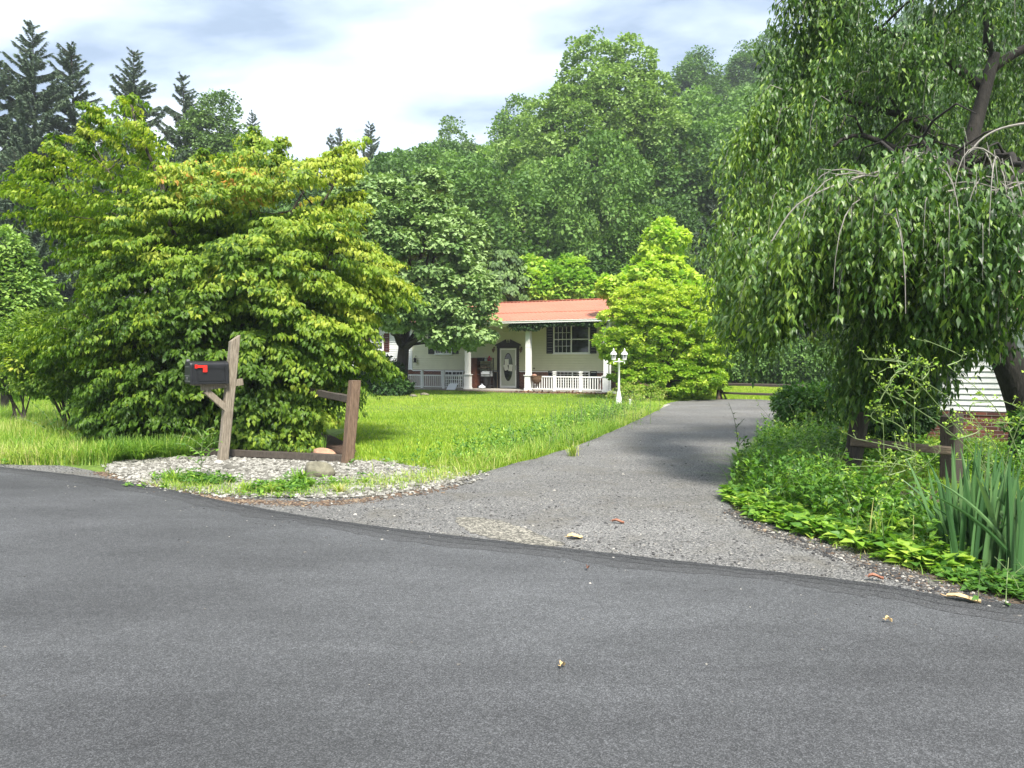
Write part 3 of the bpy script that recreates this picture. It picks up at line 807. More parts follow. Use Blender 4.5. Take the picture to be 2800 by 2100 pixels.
def build_dogwood():
    YD = 14.0
    c0 = PD(650, 1200, YD)
    axis = Vector((c0.x, YD, 0))
    root = tree_root('dogwood_tree', axis, 'broad layered dogwood with drooping green and orange tipped leaves behind the mailbox')
    sil = [(10, 500), (70, 425), (140, 400), (150, 340), (215, 330), (270, 400), (262, 290), (230, 270), (320, 300), (345, 245), (395, 270), (410, 360), (450, 420), (520, 440), (620, 405), (665, 420), (690, 340), (735, 350), (770, 420), (850, 430), (905, 440),
           (925, 385), (985, 375), (985, 450), (950, 500), (985, 560), (945, 620), (1040, 680), (1085, 700), (1060, 745), (1130, 780), (1110, 815), (1040, 820), (1000, 880), (1035, 950), (1075, 1010), (980, 1045), (940, 1100), (860, 1140), (845, 1215), (620, 1245), (400, 1240),
           (330, 1180), (250, 1190), (190, 1090), (270, 1000), (110, 960), (60, 900), (170, 860), (240, 760), (190, 700), (140, 620), (40, 560)]
    ns = 5600
    q = sample_poly(sil, ns)
    # depth: a rounded body, thinner towards its outline
    ex = (q[:, 0] - 560) / 560; ez = (q[:, 1] - 800) / 460
    th = np.sqrt(np.clip(1 - (ex ** 2 * .8 + ez ** 2 * .6), .04, 1)) * 1.9
    yy = YD + th * np.clip(rng.normal(size=ns) * .62 - .12, -1, 1)
    p = np.array([tuple(PD(a, b, y)) for (a, b), y in zip(q, yy)])
    # keep the outline where it is as seen through the body, drop what would float in front of the hollows
    gap = noise3(p * np.array([1, 1, 1.7]), 4.6, 21)
    keep = (gap > -.24) & (p[:, 2] > .2)
    low = p[:, 2] < 1.5
    keep &= ~(low & (rng.random(ns) < .35))
    hi = np.clip((760 - q[:, 1]) / 300, 0, 1) * np.clip((620 - q[:, 0]) / 300, .25, 1)
    hi = np.maximum(hi * .85, np.clip((600 - q[:, 1]) / 160, 0, 1) * np.clip((q[:, 0] - 640) / 80, 0, 1) * .75)
    keep &= rng.random(ns) > hi
    p = p[keep][:2600]; n = len(p)
    hd = p - np.array([axis.x, axis.y, 0]); hd[:, 2] = 0; hd = unit(hd + rnd(n, .45) * np.array([1, 1, 0]))
    upf = np.clip((p[:, 2] - 3.0) / 3.0, -.1, 1)
    D = unit(hd + np.array([0, 0, 1.0]) * (upf * .7 + rng.normal(size=n) * .22)[:, None])
    Ls = rng.uniform(.35, .95, n); Ws = rng.uniform(.10, .34, n)
    # shoots that stand out of the outline, each a run of small sprays
    xp, xd = [], []
    for (x0, y0, x1, y1, dy) in ((400, 430, 350, 255, 0), (330, 400, 240, 280, 0), (250, 420, 225, 335, 0), (690, 440, 700, 345, 0), (950, 480, 950, 378, 0), (740, 440, 770, 380, 0), (520, 460, 560, 410, 0), (1000, 740, 1125, 785, -.3), (960, 800, 1115, 815, -.4), (960, 960, 1082, 1015, -.5),
                             (950, 650, 1080, 700, -.2), (900, 560, 985, 520, 0), (160, 560, 20, 500, 0), (150, 470, 60, 430, 0), (200, 980, 110, 985, -.3), (900, 1040, 960, 1075, -.8), (860, 440, 910, 425, 0), (170, 420, 140, 385, 0)):
        a_ = np.array(tuple(PD(x0, y0, YD + dy))); b_ = np.array(tuple(PD(x1, y1, YD + dy - .1)))
        for t_ in np.linspace(.05, .93, 15): xp.append(a_ + (b_ - a_) * t_ + rng.normal(size=3) * .05); xd.append((b_ - a_) / np.linalg.norm(b_ - a_) + rng.normal(size=3) * np.array([.45, .35, .2]))
    # low boughs sweeping to the mulch in front
    nl = 620; lx = rng.uniform(230, 860, nl); ly = rng.uniform(12.35, 14.2, nl); lz = rng.uniform(.16, 1.25, nl)
    for a_, b_, c_ in zip(lx, ly, lz):
        X_ = (a_ - W / 2) / F * b_; xp.append(np.array([X_, b_, c_])); xd.append(np.array([X_ - axis.x, b_ - axis.y, -.2]) / 2 + rng.normal(size=3) * .3)
    xp = np.array(xp); xd = unit(np.array(xd)); mx_ = len(xp)
    p = np.concatenate([p, xp]); D = np.concatenate([D, xd]); n = len(p)
    Ls = np.concatenate([Ls, rng.uniform(.2, .42, mx_ - nl), rng.uniform(.4, .8, nl)]); Ws = np.concatenate([Ws, rng.uniform(.05, .13, mx_ - nl), rng.uniform(.15, .32, nl)])
    P = p - D * (Ls * .6)[:, None]
    topc = PD(640, 500, YD)
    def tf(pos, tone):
        up = np.clip((pos[:, 2] - 2.4) / 3.0, -.5, 1) * .22  # sunlit top and shaded lower crown put into the leaf tone
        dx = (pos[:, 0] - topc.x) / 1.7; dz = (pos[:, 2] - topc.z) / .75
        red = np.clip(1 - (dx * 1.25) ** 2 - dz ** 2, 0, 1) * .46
        right = np.clip((pos[:, 0] - axis.x - .5) / 2.2, 0, 1) * .24  # light on the right side painted into the leaf tone
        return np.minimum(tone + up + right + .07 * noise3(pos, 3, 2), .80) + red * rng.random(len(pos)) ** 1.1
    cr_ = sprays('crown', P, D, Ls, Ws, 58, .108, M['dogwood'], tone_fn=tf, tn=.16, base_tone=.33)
    local(cr_, root)
    mb = MB()
    tgts = [(300, 470), (370, 290), (430, 480), (560, 470), (700, 430), (830, 520), (945, 440), (950, 640), (480, 720), (760, 760), (200, 560), (880, 900), (300, 900)]
    arms = []
    for k, (tx, ty) in enumerate(tgts):
        a = random.uniform(0, 6.28); r = random.uniform(.02, .28)
        b = axis + Vector((math.cos(a) * r, math.sin(a) * r, -.05)); tgt = PD(tx, ty, YD + random.uniform(-.7, .4))
        pts = []
        for j in range(11):
            s_ = j / 10; q_ = b.lerp(tgt, s_ ** 1.15); q_.z = b.z + (tgt.z - b.z) * s_ ** .85; q_ += Vector((random.gauss(0, .04), random.gauss(0, .04), 0)); pts.append(q_)
        mb.tube(pts, [.065 * (1 - s_ / 11) + .012 for s_ in range(11)], 6); arms += pts[3:]
    A = np.array([tuple(v) for v in arms])
    for q_ in rng.choice(n, 260):
        t = P[q_]; d2 = ((A - t) ** 2).sum(1) + 2.0 * np.clip(A[:, 2] - t[2], 0, 9) ** 2; a0 = A[int(np.argmin(d2))]
        a0 = Vector(a0); t = Vector(t); m_ = a0.lerp(t, .5) + Vector((0, 0, -.05)); mb.tube([a0, m_, t], [.02, .013, .006], 4, cap=False)
    local(mb.build('trunk', M['bark'], None, smooth=True), root)
build_dogwood()

# ---- generic broad leaved tree
def broad_tree(name, label, base, top, lobes, mat, r0, n_clump, per, clump, leaf, T=T_QUAD, bark='bark', n_limb=14, cat='tree', group=None, tone_fn=None, base_tone=.42, frac=(.2, .7), tn=.25, inner=.5, flat=.7, droop=.3, lean=None, zmin=None, camface=.3):
    root = tree_root(name, base, label, cat, group)
    c_o, c = clump_leaves(lobes, n_clump, per, clump, leaf, T, M[mat], 'crown', None, inner=inner, tone_fn=tone_fn, base_tone=base_tone, tn=tn, flat=flat, droop=droop, zmin=zmin, camface=camface)
    local(c_o, root)
    mb = MB()
    base = Vector(base); top = Vector(top)
    mid = base.lerp(top, .5) + Vector(lean or (0, 0, 0))
    trunk_line(mb, [base - Vector((0, 0, .1)), base + Vector((0, 0, .12)) + (top - base) * .04, mid, top], [r0 * 1.45, r0, r0 * .6, r0 * .12])
    sel = rng.choice(len(c), n_limb)
    limbs(mb, base, [c[i] for i in sel], r0 * .45, top=top, frac=frac)
    local(mb.build('trunk', M[bark], None, smooth=True), root)
    return root

# maple left of the porch
mb_ = G(1095, 1069)
ml = [pxlobe(1102, 700, 33, 215, 160, 3.2), pxlobe(1042, 600, 33, 150, 110, 2.4), pxlobe(1172, 560, 33, 60, 90, 1), pxlobe(962, 640, 33, 90, 110, 1.6), pxlobe(1262, 660, 32.5, 75, 80, 1.4), pxlobe(1252, 820, 32, 110, 90, 1.8),
      pxlobe(1292, 900, 31.6, 60, 40, 1), pxlobe(962, 800, 33, 80, 60, 1.6), pxlobe(1132, 850, 32, 120, 45, 2.0), pxlobe(1202, 915, 31.8, 60, 28, 1.0), pxlobe(1032, 540, 33, 50, 50, .8)]
broad_tree('maple_tree', 'dark green maple with silvery leaf undersides and dark trunk in front of the porch', mb_, PD(1130, 620, mb_.y), ml, 'maple', .34, 760, 70, .44, .2, T=T_MAPLE, n_limb=26, frac=(.24, .6), droop=.5, base_tone=.82, tn=.34, inner=.45)
# bright pointed tree behind the shrub
bs = Vector((PD(1800, 1000, 33).x, 33, 0))
broad_tree('tulip_tree', 'slender bright yellow green tree rising to a point above the round shrub', bs, PD(1818, 640, 33), [pxlobe(1815, 690, 33, 55, 80, 1), pxlobe(1800, 780, 33, 105, 80, 1.7), pxlobe(1860, 830, 33, 120, 80, 1.8), pxlobe(1850, 930, 33.5, 140, 120, 2), pxlobe(1700, 800, 33.5, 60, 40, .9)],
           'bright', .12, 420, 46, .36, .24, T=T_MAPLE, n_limb=14, base_tone=.8)
# round yellow green shrub by the lamp post
sb = Vector((PD(1830, 1095, 29.3).x, 29.3, 0))
def shrub_top_light(pos, tone): return tone + np.clip((pos[:, 2] - 2.0) / 2.6, -.5, 1) * .2  # light from above and shade below put into the leaf tone
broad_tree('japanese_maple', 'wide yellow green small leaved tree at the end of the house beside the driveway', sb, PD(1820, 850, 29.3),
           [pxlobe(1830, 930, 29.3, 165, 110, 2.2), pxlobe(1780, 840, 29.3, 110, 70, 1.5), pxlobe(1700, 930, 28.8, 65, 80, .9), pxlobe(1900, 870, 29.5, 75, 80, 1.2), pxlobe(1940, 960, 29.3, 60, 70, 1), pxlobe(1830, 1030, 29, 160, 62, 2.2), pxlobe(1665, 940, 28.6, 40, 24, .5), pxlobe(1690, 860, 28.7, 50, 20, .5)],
           'yellow', .10, 950, 55, .24, .12, T=T_QUAD, n_limb=26, flat=.32, droop=.15, base_tone=.66, tone_fn=shrub_top_light, frac=(.05, .5), cat='tree', inner=.5)
# trees behind the roof
def simple_tree(name, label, px, py_top, py_bot, Y, wpx, mat, **kw):
    z0 = float(hill_z(PD(px, 980, Y).x, Y))
    x = PD(px, 980, Y).x
    top = PD(px, py_top, Y); k = Y / F
    botz = PD(px, py_bot, Y).z
    hh = top.z - botz
    lob = kw.pop('lobes', None)
    rx = wpx / 2 * k
    if lob is None:
        lob = [(x, Y, botz + hh * .45, rx, rx, hh * .42), (x - rx * .35, Y - .3 * rx, botz + hh * .55, rx * .6, rx * .6, hh * .33), (x + rx * .4, Y, botz + hh * .5, rx * .6, rx * .6, hh * .3), (x + rx * .1, Y, botz + hh * .78, rx * .55, rx * .55, hh * .25)]
    args = dict(r0=.16 + hh * .012, n_clump=int(kw.pop('n', 260)), per=kw.pop('per', 40), clump=kw.pop('clump', hh * .075), leaf=kw.pop('leaf', .25))
    args.update(kw)
    return broad_tree(name, label, Vector((x, Y, z0 - .2)), Vector((x, Y, botz + hh * .75)), lob, mat, **args)
simple_tree('roadside_sapling', 'bright yellow green young tree behind the middle of the red roof', 1440, 715, 860, 47, 150, 'bright', n=260, leaf=.3, base_tone=.62, T=T_MAPLE, clump=.5)
simple_tree('roadside_sapling', 'bright young tree behind the red roof, right of its twin', 1550, 708, 860, 48, 150, 'bright', n=260, leaf=.3, base_tone=.52, T=T_MAPLE, clump=.5)
simple_tree('weeping_tree', 'small grey green weeping tree behind the maple and roof', 1375, 688, 900, 46, 170, 'sycamore', n=200, leaf=.3, droop=1.6, base_tone=.3)
simple_tree('round_tree', 'round dark green tree behind the bright pointed tree', 1745, 585, 900, 52, 250, 'forest', n=620, leaf=0.19, per=110, base_tone=.5, clump=.8)
simple_tree('round_tree', 'lower dark bush beside the round tree, above the right end of the roof', 1665, 700, 900, 50, 150, 'forest', n=300, leaf=.26, per=50, base_tone=.3, clump=.6)
# the tall central tree
Yc = 66
cl = [pxlobe(1570, 480, Yc, 210, 230, 6), pxlobe(1620, 200, Yc, 85, 100, 2.6), pxlobe(1730, 180, Yc, 55, 75, 1.8), pxlobe(1640, 330, Yc, 160, 150, 5), pxlobe(1450, 560, Yc, 130, 140, 4), pxlobe(1760, 420, Yc, 120, 180, 4.5),
      pxlobe(1860, 520, Yc, 95, 120, 3.5), pxlobe(1740, 600, Yc, 170, 130, 5), pxlobe(1530, 330, Yc, 40, 80, 1.5), pxlobe(1500, 690, Yc, 140, 80, 4.5), pxlobe(1780, 290, Yc, 70, 90, 2.5)]
cb = Vector((PD(1625, 900, Yc).x, Yc, 0)); cb.z = float(hill_z(cb.x, cb.y)) - .3
broad_tree('sycamore_tree', 'tallest tree on the hill foot with pale trunk and two rounded tops against the sky', cb, PD(1640, 190, Yc), cl, 'sycamore', .6, 2600, 32, .72, .31, T=T_QUAD, bark='bark_grey', n_limb=34, base_tone=.76, tn=.22, inner=.35, frac=(.25, .85))

# ---- spruces
def spruce(label, px, ytop, Y, wpx, dens=1.0, name='spruce_tree', group='spruces along the left skyline', base_py=None, hang=1.7, tone0=.62):
    k = Y / F; top = PD(px, ytop, Y)
    z0 = float(hill_z(top.x, Y)); Ht = top.z - z0
    root = tree_root(name, Vector((top.x, Y, z0)), label, 'tree', group)
    mb = MB()
    mb.tube([(top.x, Y, z0 - .2), (top.x + .1, Y, z0 + Ht * .5), (top.x, Y, top.z)], [.012 * Ht, .008 * Ht, .015], 7)
    rmax = wpx * k / 2
    P = []; D = []; S_ = []; TN = []
    nb = int(13 * Ht * dens)
    for b in range(nb):
        f = random.random() ** .65
        z = z0 + Ht * (.12 + .88 * f)
        rr = rmax * min(1.0, (1 - f) * 1.7 + .09) * random.choice([.45, .7, .9, 1.0, 1.25]) * random.uniform(.8, 1.1)
        a = random.uniform(0, 6.28)
        h = Vector((math.cos(a), math.sin(a), 0))
        rise = .75 * f - .1 + random.gauss(0, .12)
        nseg = 5; pts = []
        for j in range(nseg + 1):
            s_ = j / nseg
            pts.append(Vector((top.x, Y, z)) + h * rr * s_ + Vector((0, 0, rr * (rise * s_ - .25 * math.sin(s_ * 2.2) * (1 - f) + .12 * s_ * s_))))
        mb.tube(pts, [.02 + .006 * rr * (1 - j / nseg) for j in range(nseg + 1)], 3, cap=False)
        m = int(rr * 130 * dens) + 20
        t = rng.random(m) ** .8 * .97 + .03
        arr = np.array([tuple(p) for p in pts])
        seg = np.minimum((t * nseg).astype(int), nseg - 1); fr = t * nseg - seg
        pos = arr[seg] * (1 - fr)[:, None] + arr[seg + 1] * fr[:, None]
        hv = np.array(h); sv = np.array((-h.y, h.x, 0))
        sd = rng.choice([-1, 1], m)[:, None]
        d = hv * rng.uniform(.4, 1.0, (m, 1)) + sv * sd * rng.uniform(.1, .9, (m, 1)) + rnd(m, .18)
        d[:, 2] -= rng.uniform(0, 1.1, m) * hang * (1 - f * .75)
        P.append(pos); D.append(d); S_.append(rng.uniform(.25, .6, m) * (.5 + .5 * (1 - f)) * min(1, .5 + rr / 3)); TN.append(np.full(m, random.gauss(0, .12)) + rng.normal(size=m) * .12)
    P = np.concatenate(P); D = np.concatenate(D); S_ = np.concatenate(S_); TN = np.concatenate(TN)
    o = leaf_object('crown', T_NEEDLE, P, D, rnd(len(P)) + np.array([0, 0, .8]), S_, tone0 + TN, M['needle'])
    local(o, root); local(mb.build('trunk', M['bark'], None), root)
    return root
spruce('tallest spruce at the far left of the skyline', 88, 68, 50, 330)
spruce('second tall spruce from the left with a broken looking double top', 195, 118, 52, 290)
spruce('third spruce from the left standing behind the top shoot of the dogwood', 365, 140, 55, 280)
spruce('slim spruce with narrow pointed top behind the dogwood crown', 500, 208, 58, 220)
spruce('small spruce top just left of the open sky gap', 690, 310, 66, 170)
spruce('thin distant spruce tip between the dogwood and the maple', 905, 368, 80, 130)
spruce('pale distant spruce tip left of the dogwood right hand shoot', 928, 352, 82, 120)
spruce('spruce above the maple with a dark narrow top', 1012, 340, 78, 170)
spruce('leaning spruce cut by the left edge of the picture', -30, 120, 48, 300)
spruce('bushy dark conifer low at the far left behind the meadow', 60, 420, 40, 420, dens=1.3, tone0=.5)
spruce('bushy dark conifer behind the left side of the dogwood', 250, 470, 42, 330, dens=1.2, tone0=.4)
spruce('dark hanging hemlock between the round tree and the weeping cherry', 1960, 560, 56, 260, dens=1.3, tone0=.45, hang=1.5, group='conifers behind the driveway')
spruce('tall dark hemlock behind the gap right of the sycamore', 2080, 480, 62, 280, dens=1.2, tone0=.38, hang=1.5, group='conifers behind the driveway')
spruce('bare stemmed conifer behind the rail fence', 2040, 700, 48, 200, dens=1.0, tone0=.3, group='conifers behind the driveway')

# deciduous trees one can tell apart
simple_tree('ash_tree', 'thin topped ash between two spruces left of the sky gap', 600, 262, 700, 58, 190, 'sycamore', n=420, leaf=0.22, per=68, clump=.8, base_tone=.3)
simple_tree('poplar_tree', 'open upright tree on the skyline right above the maple', 1235, 340, 720, 84, 170, 'sycamore', n=380, leaf=0.26, per=68, clump=1.0, base_tone=.42, bark='bark_grey')
simple_tree('oak_tree', 'oak behind the left flank of the tallest tree', 1410, 280, 620, 84, 130, 'forest', n=260, leaf=0.28, per=72, clump=1.1, base_tone=.55)
simple_tree('oak_tree', 'light green oak below the skyline between the maple and the tallest tree', 1340, 430, 760, 72, 170, 'forest', n=320, leaf=0.25, per=76, clump=1.0, base_tone=.72)
simple_tree('oak_tree', 'large blue green oak highest on the hill beside the cherry', 2075, 95, 420, 128, 210, 'forest', n=420, leaf=0.37, per=88, clump=1.8, base_tone=.45)
simple_tree('oak_tree', 'bright rounded oak half way up the slope left of the cherry', 2040, 265, 560, 96, 220, 'forest', n=420, leaf=0.31, per=84, clump=1.4, base_tone=.68)
simple_tree('oak_tree', 'dark rounded oak on the slope right of the tallest tree', 1900, 150, 480, 120, 170, 'forest', n=320, leaf=0.37, per=84, clump=1.7, base_tone=.4)
simple_tree('oak_tree', 'dark oak standing low behind the right flank of the tallest tree', 1960, 420, 720, 76, 190, 'forest', n=360, leaf=0.26, per=84, clump=1.1, base_tone=.35)
simple_tree('oak_tree', 'pale green oak beside the left strands of the cherry', 2110, 350, 640, 88, 170, 'forest', n=320, leaf=0.28, per=84, clump=1.3, base_tone=.6)

# dense hedge like growth on the far left and behind the fence
simple_tree('hedge_tree', 'leafy green tree cut by the left edge beyond the meadow', 10, 640, 1030, 21, 220, 'forest', n=420, leaf=.13, per=60, clump=.35, base_tone=.85, r0=.12)
def bush(label, px, py_top, py_bot, Y, wpx, mat, n=160, leaf=.1, per=40, clump=.25, name='bush', group=None, **kw):
    c = PD(px, (py_top + py_bot) / 2, Y); k = Y / F
    rz = (py_bot - py_top) / 2 * k; rx = wpx / 2 * k
    root = tree_root(name, Vector((c.x, Y, 0)), label, 'bush', group)
    lob = [(c.x, Y, c.z, rx, rx * .8, rz), (c.x - rx * .4, Y, c.z + rz * .15, rx * .55, rx * .5, rz * .8), (c.x + rx * .45, Y, c.z - rz * .1, rx * .5, rx * .5, rz * .75), (c.x, Y, c.z - rz * .55, rx * .85, rx * .6, rz * .45)]
    o, cc = clump_leaves(lob, n, per, clump, leaf, kw.pop('T', T_OVATE), M[mat], 'crown', None, zmin=.02, **kw)
    local(o, root)
    mb = MB()
    for i in rng.choice(len(cc), 9):
        t = Vector(cc[i]); mb.tube([(c.x + random.gauss(0, .08), Y + random.gauss(0, .08), 0), (c.x * .6 + t.x * .4, Y * .6 + t.y * .4, t.z * .5), t], [.022, .015, .006], 5, cap=False)
    local(mb.build('stem', M['bark'], None), root)
    return root
bush('yellowish hazel bush left of the dogwood above the tall grass', 190, 850, 1075, 15.2, 340, 'dogwood', n=420, leaf=.09, per=46, clump=.25, base_tone=.42, tn=.14)
bush('low dark bush at the far left below the leafy tree', 50, 900, 1070, 17.5, 180, 'dogwood', n=140, leaf=.08, clump=.2, base_tone=.35)
bush('dark rounded bush left of the maple trunk in front of the white wing', 1050, 980, 1068, 34, 100, 'darkwood', n=160, leaf=.14, clump=.3, base_tone=.5)
bush('low bluish hosta clump at the foot of the maple', 1075, 1046, 1074, 31.5, 90, 'darkwood', n=70, leaf=.2, clump=.2, base_tone=.55, name='hosta_clump')
bush('tangled bush behind the left end of the rail fence', 2060, 960, 1050, 44, 190, 'forest', n=260, leaf=.2, clump=.5, base_tone=.4)
bush('shadowy bush beyond the fence under the hemlock', 2190, 930, 1052, 43, 220, 'forest', n=260, leaf=.2, clump=.5, base_tone=.3)
bush('dusty brown flowered bush behind the lamp post', 1740, 1052, 1098, 27.2, 150, 'tallgrass', n=90, leaf=.09, per=30, clump=.22, base_tone=.75, T=T_LANCE)
bush('dark leafy shrub behind the fence post under the cherry', 2440, 1000, 1190, 11.4, 200, 'darkwood', n=220, leaf=.10, clump=.22, base_tone=.6)
bush('low green shrub right of the driveway beneath the hanging strands', 2230, 1060, 1150, 14.5, 220, 'weed', n=140, leaf=.10, clump=.22, base_tone=.35)
bush('tall mixed thicket at the right edge in front of the brick base', 2890, 1130, 1260, 10.5, 170, 'weed', n=160, leaf=.11, clump=.22, base_tone=.3)
bush('leafy shrub left of the house wing seen under the dogwood arm', 1000, 1000, 1070, 37.5, 60, 'darkwood', n=80, leaf=.16, clump=.3, base_tone=.4)

# ---- the far wood as one mass
def far_forest():
    vs, qs, ts = [], [], []; k0 = 0
    variants = []
    for v in range(12):
        near = v < 6
        rx = 3.6 + .2 * (v % 6); hz = 5.0
        lob = [(0, 0, 0, rx, rx, hz), (rx * .45, .3, hz * .35, rx * .6, rx * .6, hz * .55), (-rx * .4, -.5, hz * .15, rx * .6, rx * .6, hz * .6), (.2, .3, hz * .7, rx * .5, rx * .5, hz * .4)]
        c, o, _ = lobe_points(lob, 105, .72, .55)
        ok = o[:, 1] < .65
        c, o = c[ok], o[ok]
        m = 84 if near else 40; i = np.repeat(np.arange(len(c)), m); k = len(i)
        g = unit(rnd(k)); fl = (g * (o[i] + np.array([0, 0, .6]))).sum(1) < 0; g[fl] *= -1
        pos = c[i] + g * (rng.random(k) ** .3)[:, None] * .95 * np.array([1, 1, .75])
        d = unit(g * .6 + o[i] * .3 + rnd(k, .5)); d[:, 2] -= .25
        nn = unit(g * .8 + np.array([0, 0, .5]) + rnd(k, .3))
        V, Q, kk = place(T_QUAD, pos, d, nn, (.29 if near else .45) * rng.uniform(.7, 1.3, k))
        variants.append((V, Q, np.repeat(rng.normal(size=k) * .1 + (rng.normal(size=len(c)) * .07)[i], kk)))
    y = 54.0
    cnt = 0
    while y < 185:
        st = 5.4 + (y - 54) * .018
        x = -.86 * y + random.uniform(0, st)
        while x < .98 * y:
            px_ = x + random.gauss(0, 1.2); py_ = y + random.gauss(0, 1.5)
            u = px_ / py_
            x += st * random.uniform(.75, 1.35)
            if abs(px_ - cb.x) < 5 and abs(py_ - cb.y) < 5: continue
            if u < -.42 and random.random() < .2: continue
            if py_ < 60 and abs(u - .33) < .1: continue
            sc_ = random.uniform(.75, 1.3) * (1 + (py_ - 60) * .0028)
            hgt = random.uniform(9.5, 13.5) * sc_
            if u < -.2: hgt *= .82
            if py_ > 150 and u < -.1: continue
            cap = float(np.interp(u, [-.8, -.5, -.3, -.15, -.05, .06, .12, .2, .26, .35, .6], [.30, .29, .285, .30, .33, .345, .34, .36, .41, .45, .5]))
            V, Q, tn = variants[random.randrange(6) + (0 if py_ < 88 else 6)]
            a = random.uniform(-.5, .5); ca, sa = math.cos(a), math.sin(a)
            sx = sc_ * random.uniform(.85, 1.15); sz = sc_ * random.uniform(.9, 1.35)
            z = float(hill_z(px_, py_))
            tot = hgt + 6.2 * sz; lim = cap * py_ * random.uniform(.84, 1.0) + 1.6 - z
            if lim < 5: continue
            if tot > lim: f_ = lim / tot; hgt *= f_; sz *= max(f_, .6); sx *= max(f_, .75)
            W_ = np.stack([(V[:, 0] * ca - V[:, 1] * sa) * sx + px_, (V[:, 0] * sa + V[:, 1] * ca) * sx + py_, V[:, 2] * sz + z + hgt], 1)
            vs.append(W_); qs.append(Q + k0); k0 += len(V); ts.append(tn + random.choice([.12, .28, .4, .5, .7]) + random.gauss(0, .06)); cnt += 1
        y += st * .95
    o = mesh_quads('hillside_forest', np.concatenate(vs), np.concatenate(qs), M['forest'], tone=np.clip(np.concatenate(ts), 0, 1))
    tag(o, 'dense mixed wood covering the hillside', kind='stuff')
    print('forest trees', cnt, 'quads', sum(len(q) for q in qs))
    # understorey at the foot of the wood
    n = 5200
    x = rng.uniform(-50, 60, n); yy = 50 + rng.random(n) * 9
    keep = ~((x / yy > .22) & (x / yy < .42) & (yy < 53))
    x, yy = x[keep], yy[keep]; n = len(x)
    c = np.stack([x, yy, hill_z(x, yy) + rng.random(n) ** 1.5 * 5.0], 1)
    i = np.repeat(np.arange(n), 16); k = len(i)
    g = unit(rnd(k)); pos = c[i] + g * .6
    o = leaf_object('understorey', T_QUAD, pos, unit(g + rnd(k, .4) - np.array([0, 0, .3])), unit(g + np.array([0, 0, .6])), .34 * rng.uniform(.6, 1.3, k), .35 + (rng.normal(size=n) * .14)[i] + rng.normal(size=k) * .1, M['darkwood'])
    tag(o, 'dark bushes at the foot of the wooded slope', kind='stuff')
    mb = MB()
    for _ in range(150):
        x = random.uniform(-30, 30); yy = random.uniform(53, 62); z = float(hill_z(x, yy)); h = random.uniform(7, 12)
        mb.tube([(x, yy, z - .2), (x + random.gauss(0, .3), yy, z + h)], [random.uniform(.09, .2), .06], 6)
    tag(mb.build('forest_trunks', M['bark_grey'], None), 'grey stems standing in the shade of the wood', kind='stuff')
far_forest()

# ---- weeping cherry
def strands(P, H0, Ln, leaf, gap=.036):
    """hanging shoots: start P, outward direction H0, length Ln -> leaf arrays and twig polylines"""
    n = len(P)
    m = np.maximum((Ln / gap).astype(int), 4)
    i = np.repeat(np.arange(n), m); k = len(i)
    first = np.concatenate([[0], np.cumsum(m)[:-1]])
    t = (np.arange(k) - first[i] + rng.random(k)) / m[i]
    arch = np.minimum(.45, Ln * .45)
    s = t * Ln[i]
    outw = arch[i] * (1 - np.exp(-s * 4.5)) + .07 * np.sin(s * 3.5 + i * 1.7)
    dn = np.maximum(0, s - arch[i] * .8 * (1 - np.exp(-s * 3)))
    pos = P[i] + H0[i] * outw[:, None]; pos[:, 2] -= dn
    pos[:, 2] += .10 * np.sin(np.clip(s / .4, 0, 1) * np.pi) * (s < .4)
    a = rng.random(k) * 6.28
    lat = np.stack([np.cos(a), np.sin(a), np.zeros(k)], 1)
    d = lat * rng.uniform(.4, 1.1, k)[:, None] + H0[i] * .2
    d[:, 2] -= rng.uniform(.45, 1.5, k)
    nn = lat + H0[i] * .3 + rnd(k, .25); nn[:, 2] += .5
    return i, t, pos + lat * .01, d, nn

